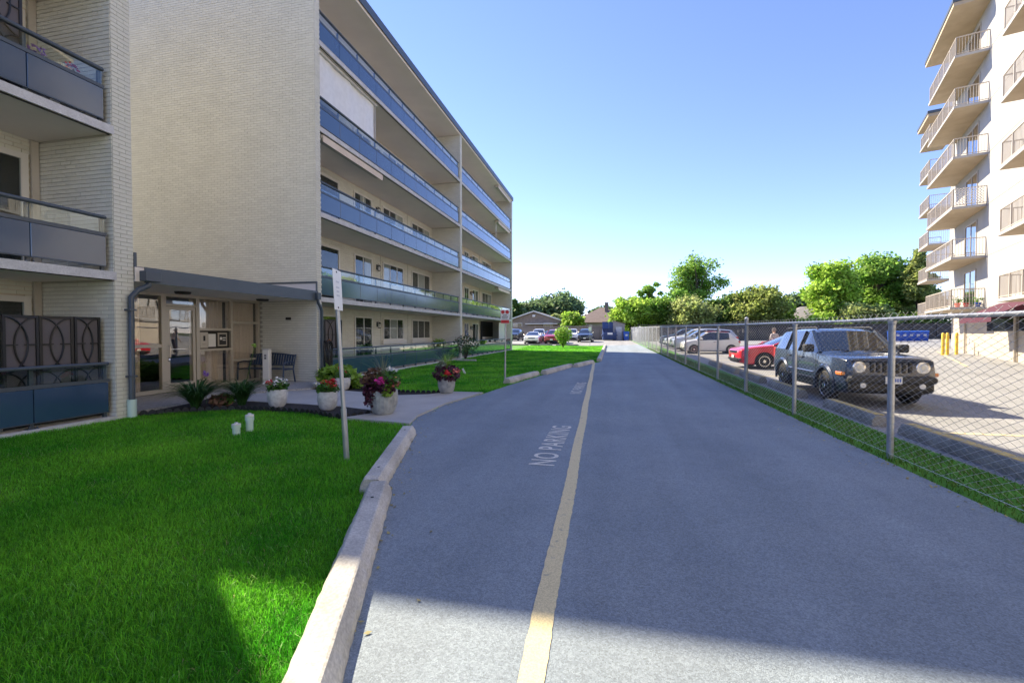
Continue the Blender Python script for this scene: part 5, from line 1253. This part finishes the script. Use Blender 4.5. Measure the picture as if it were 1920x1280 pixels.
# big grey pot
t = thing('flower_pot', 'large ribbed grey pot overflowing with bronze and magenta flowers on the walkway', 'flower pot', (-4.32,8.02,.035))
mb = MB(); prof = EGG(.27,.46)
vs0 = len(mb.v); mb.lathe(prof, 48)
mb.v = [((x*(1+.018*math.cos(24*math.atan2(y,x))) if .05 < z < .48 else x), (y*(1+.018*math.cos(24*math.atan2(y,x))) if .05 < z < .48 else y), z) for x,y,z in mb.v]
mb.build('pot', 'pot_grey', t, True); soil(t, .23, .43)
clump(420, (-.18,0,.66), (.27,.27,.22), .06, 'leaf_bronze', t, 'foliage', shell=.2); clump(260, (.14,-.05,.66), (.26,.26,.18), .055, 'leaf_mid', t, 'foliage', shell=.2)
clump(300, (-.14,-.2,.42), (.16,.12,.30), .06, 'leaf_purple', t, 'trailing_vine', droop=1.0); clump(180, (.16,-.18,.52), (.18,.14,.16), .05, 'leaf_purple', t, 'foliage')
clump(120, (.2,-.22,.46), (.12,.08,.12), .05, 'leaf_lime', t, 'foliage', droop=.6)
clump(60, (.07,-.27,.66), (.09,.06,.07), .055, 'petal_pink', t, 'flowers'); clump(60, (.1,.02,.84), (.2,.16,.05), .045, 'petal_white', t, 'flowers'); clump(26, (.3,-.1,.62), (.1,.1,.1), .045, 'petal_coral', t, 'flowers')
arch_blades(t, 34, .68, .5, .010, 'leaf_grey', 'spike_leaves', (0,0,.62), .7)
# far grey pot
t = thing('flower_pot', 'grey pot with dark purple foliage and green spikes at the walkway corner', 'flower pot', (-4.20,11.10,.035))
pot(t, EGG(.225,.37), 'pot_grey'); soil(t, .19, .34)
clump(520, (0,0,.50), (.36,.36,.24), .06, 'leaf_purple', t, 'foliage', shell=.35, droop=.5); clump(60, (-.05,-.1,.72), (.2,.2,.08), .06, 'leaf_grey', t, 'foliage')
clump(26, (.12,-.3,.52), (.1,.06,.08), .05, 'petal_red', t, 'flowers'); clump(30, (.3,-.1,.58), (.1,.1,.06), .05, 'petal_coral', t, 'flowers')
arch_blades(t, 60, .62, .46, .014, 'leaf_lime', 'spike_leaves', (0,0,.55), .75)
# beds
def lily(x, y, label, n, h, sp, m='leaf_dark'):
    t = thing('lily_clump', label, 'plant', (x, y, .02)); arch_blades(t, int(n*1.3), h*1.2, sp*1.35, .030, m, 'leaves', stiff=.45); return t
lily(-8.42,7.75,'arching strap-leaved lily clump next to the white downpipe shoe',190,.82,.85)
t_ = lily(-7.85,8.35,'arching strap-leaved lily clump in front of the curtained glass',150,.78,.70)
mb = MB(); mb.tube([(0,0,.1),(.1,.05,.6),(.24,.1,1.25)], .006, 5); mb.build('flower_stalk', 'leaf_mid', t_, True)
clump(16, (.24,.1,1.28), (.04,.04,.05), .04, 'leaf_lime', t_, 'seed_head')
t = thing('heuchera', 'low bronze-green leafy plant between the two lily clumps', 'plant', (-8.15,8.12,.02)); clump(200, (0,0,.12), (.24,.2,.14), .075, 'leaf_bronze', t, 'leaves'); clump(120, (.05,0,.14), (.22,.18,.13), .07, 'leaf_mid', t, 'leaves')
t = thing('violet_flower', 'single violet flower on a stem before the glass door', 'plant', (-8.75,8.32,.03)); mb = MB(); mb.tube([(0,0,0),(0,0,.62)], .005, 5); mb.build('stem', 'leaf_mid', t); clump(30, (0,0,.66), (.05,.05,.07), .04, 'petal_violet', t, 'flowers')
lily(-8.05,11.75,'bright narrow-leaved ornamental grass clump beside the bench wall',170,.72,.5,'leaf_mid')
t = thing('hosta', 'variegated lime hosta in the bed beside the hose', 'plant', (-7.62,11.55,.02)); clump(420, (0,0,.32), (.6,.45,.34), .15, 'leaf_lime', t, 'leaves', flatten=1.0, shell=.4); clump(140, (0,0,.15), (.38,.3,.2), .11, 'leaf_mid', t, 'leaves', flatten=.8)
t = thing('hosta', 'smaller lime hosta behind the white pot of red geraniums', 'plant', (-6.95,11.55,.02)); clump(160, (0,0,.16), (.28,.24,.18), .10, 'leaf_lime', t, 'leaves', flatten=1.0, shell=.4)
lily(-8.55,12.85,'dark grassy tuft at the corner under the hose',50,.6,.4,'leaf_dark')
# fern and plants behind the ground railing
t = thing('potted_fern', 'bright lime potted fern behind the ground-floor railing', 'plant', (-9.35,23.6,LV[0])); pot(t, [(.15,0),(.2,.75),(.17,.75)], 'pot_white'); arch_blades(t, 120, .55, .45, .03, 'leaf_lime', 'fronds', (0,0,.75), .5); clump(200, (0,0,.98), (.4,.4,.22), .08, 'leaf_lime', t, 'fronds')
t = thing('potted_plant', 'small dark potted plant behind the ground railing by the sliding door', 'plant', (-9.9,17.0,LV[0])); pot(t, [(.13,0),(.17,.6),(.14,.6)], 'pot_grey'); clump(200, (0,0,.85), (.28,.28,.25), .08, 'leaf_dark', t, 'leaves'); arch_blades(t, 30, .45, .3, .02, 'leaf_mid', 'leaves', (0,0,.65), .6)
# shrub at the brick column with stones
t = thing('shrub', 'dark leggy shrub in front of the second balcony bay', 'shrub', (-8.25,24.9,0)); 
for k in range(14):
    a = random.uniform(0,6.28); r = random.uniform(.2,.75); mb = MB(); mb.tube([(0,0,0),(r*.5*math.cos(a),r*.5*math.sin(a),.55),(r*math.cos(a),r*math.sin(a),random.uniform(.85,1.45))], [.016,.012,.006], 5); mb.build('stem', 'bark', t)
clump(650, (0,0,.85), (.75,.75,.62), .07, 'leaf_dark', t, 'leaves', shell=.1); clump(120, (0,0,1.0), (.7,.7,.5), .06, 'leaf_bronze', t, 'leaves')
for k, lab in enumerate(('pale edging stone at the foot of the leggy shrub, by the railing','pale edging stone in the middle under the leggy shrub','pale edging stone under the leggy shrub, on the driveway side')):
    t = thing('edging_stone', lab, 'stone', (-8.45+.42*k,24.35-.05*k,0)); mb = MB(); mb.bbox(-.19,.19,-.08,.08,-.03,.09,.03); mb.build('stone', 'concrete', t)
# lime vase-shaped shrub in the far lawn
t = thing('shrub', 'lime-green vase-shaped shrub in the sunny far lawn', 'shrub', (-4.85,45.2,zgf(-4.85,45.2)))
for k in range(12):
    a = k*.55; r = random.uniform(.3,.8); mb = MB(); mb.tube([(0,0,0),(.25*r*math.cos(a),.25*r*math.sin(a),.5),(r*math.cos(a),r*math.sin(a),1.7)], [.035,.025,.01], 5); mb.build('stem', 'bark', t)
n = 2400; v = RNG.normal(size=(n,3)); v /= np.linalg.norm(v,axis=1)[:,None]; r = RNG.random(n)**.4; C = v*r[:,None]*np.array([.92,.92,.95]) + np.array([0,0,1.15]); sc = np.clip(.25+.75*(C[:,2]/1.3),.18,1.05); C[:,:2] *= sc[:,None]
C += RNG.normal(size=(n,3))*.05; stuff(link('leaves', leaf_mesh('leaves', C, .11, 'leaf_lime'), t))
# balcony things on the near wing: planter flowers
for k, (y, col, lab) in enumerate(((5.75,'petal_violet','violet trailing flowers behind the upper corner balcony glass'), (6.2,'petal_red','red potted flowers behind the upper corner balcony rail'))):
    t = thing('potted_plant', lab, 'plant', (-9.3,y,LV[2])); pot(t, [(.12,0),(.16,.6),(.13,.6)], 'pot_grey'); clump(70, (0,0,.72), (.12,.12,.12), .05, 'leaf_dark', t, 'leaves'); clump(34, (0,0,.86), (.12,.12,.12), .04, col, t, 'flowers')

# ================================================================== WOOD FENCES, HOUSES, DUMPSTER
def board_fence(x0, x1, y, h, label, m, bw=.15, zoff=0.0, capm=None, ymax=None):
    t = thing('wooden_fence', label, 'fence', ((x0+x1)/2, y, zgf((x0+x1)/2, y)))
    n = int((x1-x0)/bw); me = MB(); me.box(-bw/2+.006, bw/2-.006, -.012, .012, 0, h); mesh = me.mesh('board', [M[m]])
    for k in range(min(n, 290)):
        o = link('board', mesh, t); x = x0+bw*(k+.5); o.location = (x-(x0+x1)/2, random.uniform(-.006,.006), zgf(x,y)-zgf((x0+x1)/2,y)+random.uniform(-.02,.02)-.03)
    k = 0; x = x0
    while x <= x1+.01:
        q = MB(); q.box(x-.06-(x0+x1)/2, x+.06-(x0+x1)/2, -.10, -.015, -.1, h+.14); q.box(x-.08-(x0+x1)/2, x+.08-(x0+x1)/2, -.12, .005, h+.14, h+.18); q.build('post', m, t); x += 2.4
    for z in (.3, h-.45, h+.02):
        q = MB(); q.box(x0-(x0+x1)/2, x1-(x0+x1)/2, -.05, -.013, z, z+.09); q.build('rail', m, t)
    return t
board_fence(-26, -0.6, 68.4, 1.95, 'weathered grey board fence with posts behind the rear parking lot', 'wood')
board_fence(3.2, 40, 62.6, 1.85, 'dark stained board fence at the back of the neighbouring parking lot', 'wood_dark')
# dumpster
t = thing('dumpster', 'dark blue front-load dumpster with its lid propped open', 'dumpster', (-0.55,65.6,zgf(-0.55,65.6)), R(6))
mb = MB(); mb.add([(-.92,-.8,.12),(.92,-.8,.12),(.92,.8,.12),(-.92,.8,.12),(-.92,-.95,1.15),(.92,-.95,1.15),(.92,.95,1.75),(-.92,.95,1.75)], [(3,2,1,0),(0,1,5,4),(1,2,6,5),(2,3,7,6),(3,0,4,7)]); mb.build('body', 'dumpster_blue', t)
for z in (.35,.75): q = MB(); q.box(-.95,.95,-.99,-.86,z,z+.07); q.build('rib', 'dumpster_blue', t)
for s in (-1,1): q = MB(); q.bbox(min(s*.93,s*1.06),max(s*.93,s*1.06),-.7,.6,.65,.82,.02); q.build('fork_pocket', 'dumpster_blue', t)
for s in (-.46,.46): q = MB(); q.xbox(Matrix.Translation((s,.80,2.15)) @ Matrix.Rotation(R(-14),4,'X'), .44, .025, .50); q.build('lid', 'dumpster_blue', t)
q = MB(); q.box(-.35,.35,-.965,-.945,.80,1.10); q.build('notice', 'sign_white', t)
t = thing('garden_shed', 'small pale grey shed with sloped roof behind the blue dumpster', 'shed', (0.75,67.0,zgf(.75,67)))
mb = MB(); mb.add([(-.8,-.9,-.1),(.8,-.9,-.1),(.8,.9,-.1),(-.8,.9,-.1),(-.8,-.9,2.7),(.8,-.9,2.3),(.8,.9,2.3),(-.8,.9,2.7)], [(0,1,5,4),(1,2,6,5),(2,3,7,6),(3,0,4,7),(4,5,6,7)]); mb.build('wall', 'roof_grey', t)
mb = MB(); mb.add([(-.95,-1.0,2.75),(.95,-1.0,2.27),(.95,1.0,2.27),(-.95,1.0,2.75),(-.95,-1.0,2.83),(.95,-1.0,2.35),(.95,1.0,2.35),(-.95,1.0,2.83)], [(3,2,1,0),(4,5,6,7),(0,1,5,4),(1,2,6,5),(2,3,7,6),(3,0,4,7)]); mb.build('roof', 'roof_brown', t)
mb = MB(); mb.box(-.4,.4,-.92,-.905,0,1.9); mb.build('door', 'slab_edge', t)
# houses
def house(label, x, y, w, d, hw, hr, wall, roof, hip=False, chimney=None, rz=0.0, wins=()):
    z = zgf(x, y); t = thing('house', label, 'house', (x, y, z), rz)
    mb = MB(); mb.box(-w/2,w/2,-d/2,d/2,-.3,hw)
    if not hip: mb.add([(-w/2,-d/2,hw),(w/2,-d/2,hw),(0,-d/2,hw+hr*(1-.06)),(-w/2,d/2,hw),(w/2,d/2,hw),(0,d/2,hw+hr*(1-.06))], [(0,1,2),(4,3,5)])
    mb.build('wall', wall, t)
    o = .45; mb = MB()
    if hip:
        r = min(w,d)*.30; a = [(-w/2-o,-d/2-o,hw),(w/2+o,-d/2-o,hw),(w/2+o,d/2+o,hw),(-w/2-o,d/2+o,hw),(-w/2+r+1.6,0,hw+hr),(w/2-r-1.6,0,hw+hr)]
        mb.add(a, [(0,1,5,4),(1,2,5),(2,3,4,5),(3,0,4),(3,2,1,0)])
    else:
        k = hr/(w/2); e = .14
        for s in (-1,1):
            P = [(s*(w/2+o),-d/2-o,hw-o*k),(0,-d/2-o,hw+hr),(0,d/2+o,hw+hr),(s*(w/2+o),d/2+o,hw-o*k)]; Q = [(a,b,c+e) for a,b,c in P]
            mb.add(P+Q, [(0,1,2,3),(7,6,5,4),(0,4,5,1),(1,5,6,2),(2,6,7,3),(3,7,4,0)])
    rf = mb.build('roof', roof, t)
    if not hip:
        q = MB(); k = hr/(w/2)
        for s in (-1,1): q.bar((s*(w/2+o),-d/2-o-.02,hw-o*k+.06),(0,-d/2-o-.02,hw+hr+.07),.04,.20)
        q.build('bargeboard', 'white_trim', rf)
    if chimney:
        q = MB(); cx, cy = chimney; q.box(cx-.3,cx+.3,cy-.3,cy+.3,hw,hw+hr+.7); q.box(cx-.36,cx+.36,cy-.36,cy+.36,hw+hr+.7,hw+hr+.85); q.build('chimney', 'sign_red' if False else 'roof_brown', rf)
    for (wx, wz, ww, wh) in wins:
        q = MB(); q.box(wx-ww/2,wx+ww/2,-d/2-.06,-d/2+.02,wz,wz+wh); f = q.build('window', 'white_trim', t)
        q = MB(); q.box(wx-ww/2+.08,wx+ww/2-.08,-d/2-.07,-d/2-.055,wz+.08,wz+wh-.08); q.build('pane', 'car_glass', f)
    return t
h1 = house('brown bungalow with a low gable and white bargeboards behind the board fence', -13.3, 82, 10.6, 9, 2.9, 1.75, 'siding', 'roof_grey', wins=((-2.9,1.6,1.6,1.1),(2.4,1.6,1.6,1.1)))
q = MB(); q.box(-1.2,4.2,-6.6,-4.5,2.45,2.6); q.build('patio_roof', 'white_trim', h1)
q = MB(); q.box(-.25,.25,-5.03,-4.5,3.75,4.1); q.build('gable_vent', 'white_trim', h1)
house('house with brown hipped roof and brick chimney behind the dumpster', -1.9, 84, 9.6, 9, 2.8, 2.75, 'stucco_beige', 'roof_brown', hip=True, chimney=(.7,-1.2), wins=((-2.2,1.1,1.2,1.3),(2.2,1.1,1.2,1.3)))
house('low grey hip-roofed house beyond the dark board fence', 31.5, 86, 9, 8, 2.9, 2.2, 'stucco', 'roof_grey', hip=True)

# ================================================================== TREES
def tree(label, px, depth, top_px, wid_px, m, kind='round', base=0.30, n=4200, leaf=.26, gap=0.0, seed=0, name='tree', dens=1.0):
    """px: picture column, depth along the view axis; height and crown width follow from that distance"""
    rnd = random.Random(seed+int(px)); lat = (px-960)/F_PX*depth
    x = -math.sin(YAW)*depth + math.cos(YAW)*lat; y = math.cos(YAW)*depth + math.sin(YAW)*lat; z = zgf(x, min(y, 70))
    H = (622.5-top_px)/F_PX*depth + CAM_H - z; Wd = 1.18*wid_px/F_PX*depth; n = int(n*1.15)
    t = thing(name, label, 'tree', (x, y, z-.1), 0, None)
    cz0 = H*base; rx = Wd/2; rz_ = (H-cz0)/2; cz = cz0+rz_
    tr = MB(); r0 = max(.10, H*.017)
    tr.tube([(0,0,-.2),(rnd.uniform(-.1,.1),rnd.uniform(-.1,.1),H*.25),(rnd.uniform(-.25,.25),rnd.uniform(-.25,.25),H*.5),(rnd.uniform(-.3,.3),rnd.uniform(-.3,.3),H*.82)], [r0*1.25,r0,r0*.7,r0*.25], 8)
    cl = []; nl = 46 if kind != 'open' else 34; n = int(n*1.7)
    for k in range(nl):
        if kind == 'cone':
            u = rnd.random()**.8; zc = cz0 + (H-cz0)*u; rr = rx*(1-u)**.8*rnd.uniform(.5,1.0); a = rnd.uniform(0,6.28); c = (rr*math.cos(a), rr*math.sin(a), zc); s = rx*.34*(1.1-.6*u)
        else:
            v = Vector((rnd.gauss(0,1), rnd.gauss(0,1), rnd.gauss(0,1))).normalized()*rnd.uniform(.30,.84)
            c = (v.x*rx, v.y*rx, cz+v.z*rz_); s = rx*rnd.uniform(.24,.42)*(.72 if kind == 'open' else 1.0)
        cl.append((c, s))
        a0 = Vector((0,0,min(max(c[2]*.55, H*.18), H*.62)))
        if kind != 'cone' or k % 2 == 0: tr.tube([a0, (a0+Vector(c))/2+Vector((0,0,.06*H)), c], [r0*.42,r0*.26,r0*.08], 5)
    tr.build('trunk', 'bark', t, True)
    P = []; tot = sum(s**2 for c, s in cl)
    for c, s in cl:
        k = int(n*dens*s**2/tot); v = RNG.normal(size=(k,3)); v /= np.linalg.norm(v,axis=1)[:,None]; r = (.35+.65*RNG.random(k)**.5)*(1+.25*RNG.normal(size=k))
        P.append(np.asarray(c) + v*r[:,None]*np.array([s, s, s*.72])); 
    P = np.concatenate(P); P = P[P[:,2] > H*.06]
    stuff(link('crown', leaf_mesh('crown', P, leaf*1.25, m, flatten=.3, droop=.4), t))
tree('tall dark spreading tree behind the brown bungalow', 1050, 104, 549, 92, 'tree_blue', n=6500, leaf=.40)
tree('grey-green tree beside the brick wing behind the bungalow', 985, 100, 562, 60, 'tree_blue', n=4200, leaf=.40)
tree('slender dark tree just past the brick wing corner', 966, 96, 557, 24, 'tree_dark', n=1800, leaf=.36)
tree('small bright green tree between the bungalow and the brown-roofed house', 1072, 76, 579, 38, 'tree_bright', n=2600, leaf=.26, base=.2)
tree('small olive tree against the bungalow gable', 1046, 79, 582, 26, 'tree_pale', n=1400, leaf=.24, base=.2)
tree('dark round tree behind the brown-roofed house', 1128, 105, 569, 40, 'tree_blue', n=3000, leaf=.38)
tree('pale green tree peeking over the brown roof', 1148, 100, 573, 36, 'tree_mid', n=2400, leaf=.36)
tree('sparse dark tree with a thin top rising above its neighbours', 1217, 76, 518, 44, 'tree_mid', 'open', base=.3, n=1700, leaf=.24)
tree('bright leafy tree at the end of the driveway over the fence', 1183, 70, 548, 66, 'tree_bright', n=5200, leaf=.24, base=.12)
tree('deep green tree behind the chain-link fence next to the spruce', 1232, 72, 553, 66, 'tree_mid', n=4800, leaf=.24, base=.1)
tree('tall open-crowned tree with bare visible limbs', 1306, 80, 478, 116, 'tree_mid', 'open', base=.40, n=5600, leaf=.22, dens=.8)
tree('pale yellow-green bushy tree below the tall open-crowned tree', 1298, 68, 553, 76, 'tree_pale', n=5200, leaf=.22, base=.1)
tree('dark green tree between the pale bushy tree and the russet-tinged one', 1352, 72, 548, 62, 'tree_dark', n=4400, leaf=.24, base=.08)
tree('broad russet-tinged green tree left of the grey hip-roofed house', 1420, 70, 527, 104, 'tree_brown', n=6500, leaf=.24, base=.1)
tree('mid green tree behind the russet-tinged tree', 1388, 74, 538, 66, 'tree_mid', n=4200, leaf=.24, base=.1)
tree('distant blue-green tree beyond the grey hip-roofed house', 1487, 112, 536, 50, 'tree_blue', n=2800, leaf=.42)
tree('distant small blue-green tree above the grey roof', 1512, 118, 560, 30, 'tree_blue', n=1500, leaf=.42)
tree('vivid green layered tree beside the parking lot', 1562, 66, 467, 92, 'tree_bright', 'round', base=.1, n=8000, leaf=.24, seed=3)
tree('tallest green tree between the vivid layered tree and the cedar', 1648, 69, 455, 96, 'tree_mid', 'round', base=.08, n=8600, leaf=.24, seed=5)
tree('olive-brown cedar tree partly hidden by the white tower', 1722, 64, 468, 80, 'tree_brown', 'cone', base=.03, n=7600, leaf=.24, seed=2)
tree('rounded pale green bush tree at the foot of the tall trees', 1622, 62, 566, 84, 'tree_pale', n=4600, leaf=.20, base=.05)
tree('low lime bush tree beside the grey hip-roofed house', 1545, 63, 584, 60, 'tree_bright', n=2800, leaf=.20, base=.05)
tree('dark low tree behind the blue bins', 1700, 66, 588, 120, 'tree_dark', n=4200, leaf=.26, base=.02)
tree('dark low tree between the grey hip-roofed house and lot fence', 1470, 74, 590, 60, 'tree_dark', n=2200, leaf=.26, base=.02)
tree('rounded green tree filling in behind the pale bushy tree', 1262, 75, 540, 60, 'tree_mid', n=3600, leaf=.26, base=.05)
tree('yellow-green tree between the broad russet-tinged tree and the grey roof', 1462, 73, 552, 40, 'tree_bright', n=2400, leaf=.24, base=.05)
tree('green tree filling the gap between the vivid layered tree and the tallest tree', 1606, 72, 490, 70, 'tree_mid', n=4600, leaf=.25, base=.03)
tree('olive tree between the tallest tree and the cedar', 1690, 70, 478, 66, 'tree_brown', n=4600, leaf=.25, base=.03)
tree('low dark tree behind the vivid layered tree trunk', 1560, 74, 575, 110, 'tree_dark', n=3600, leaf=.26, base=.02)
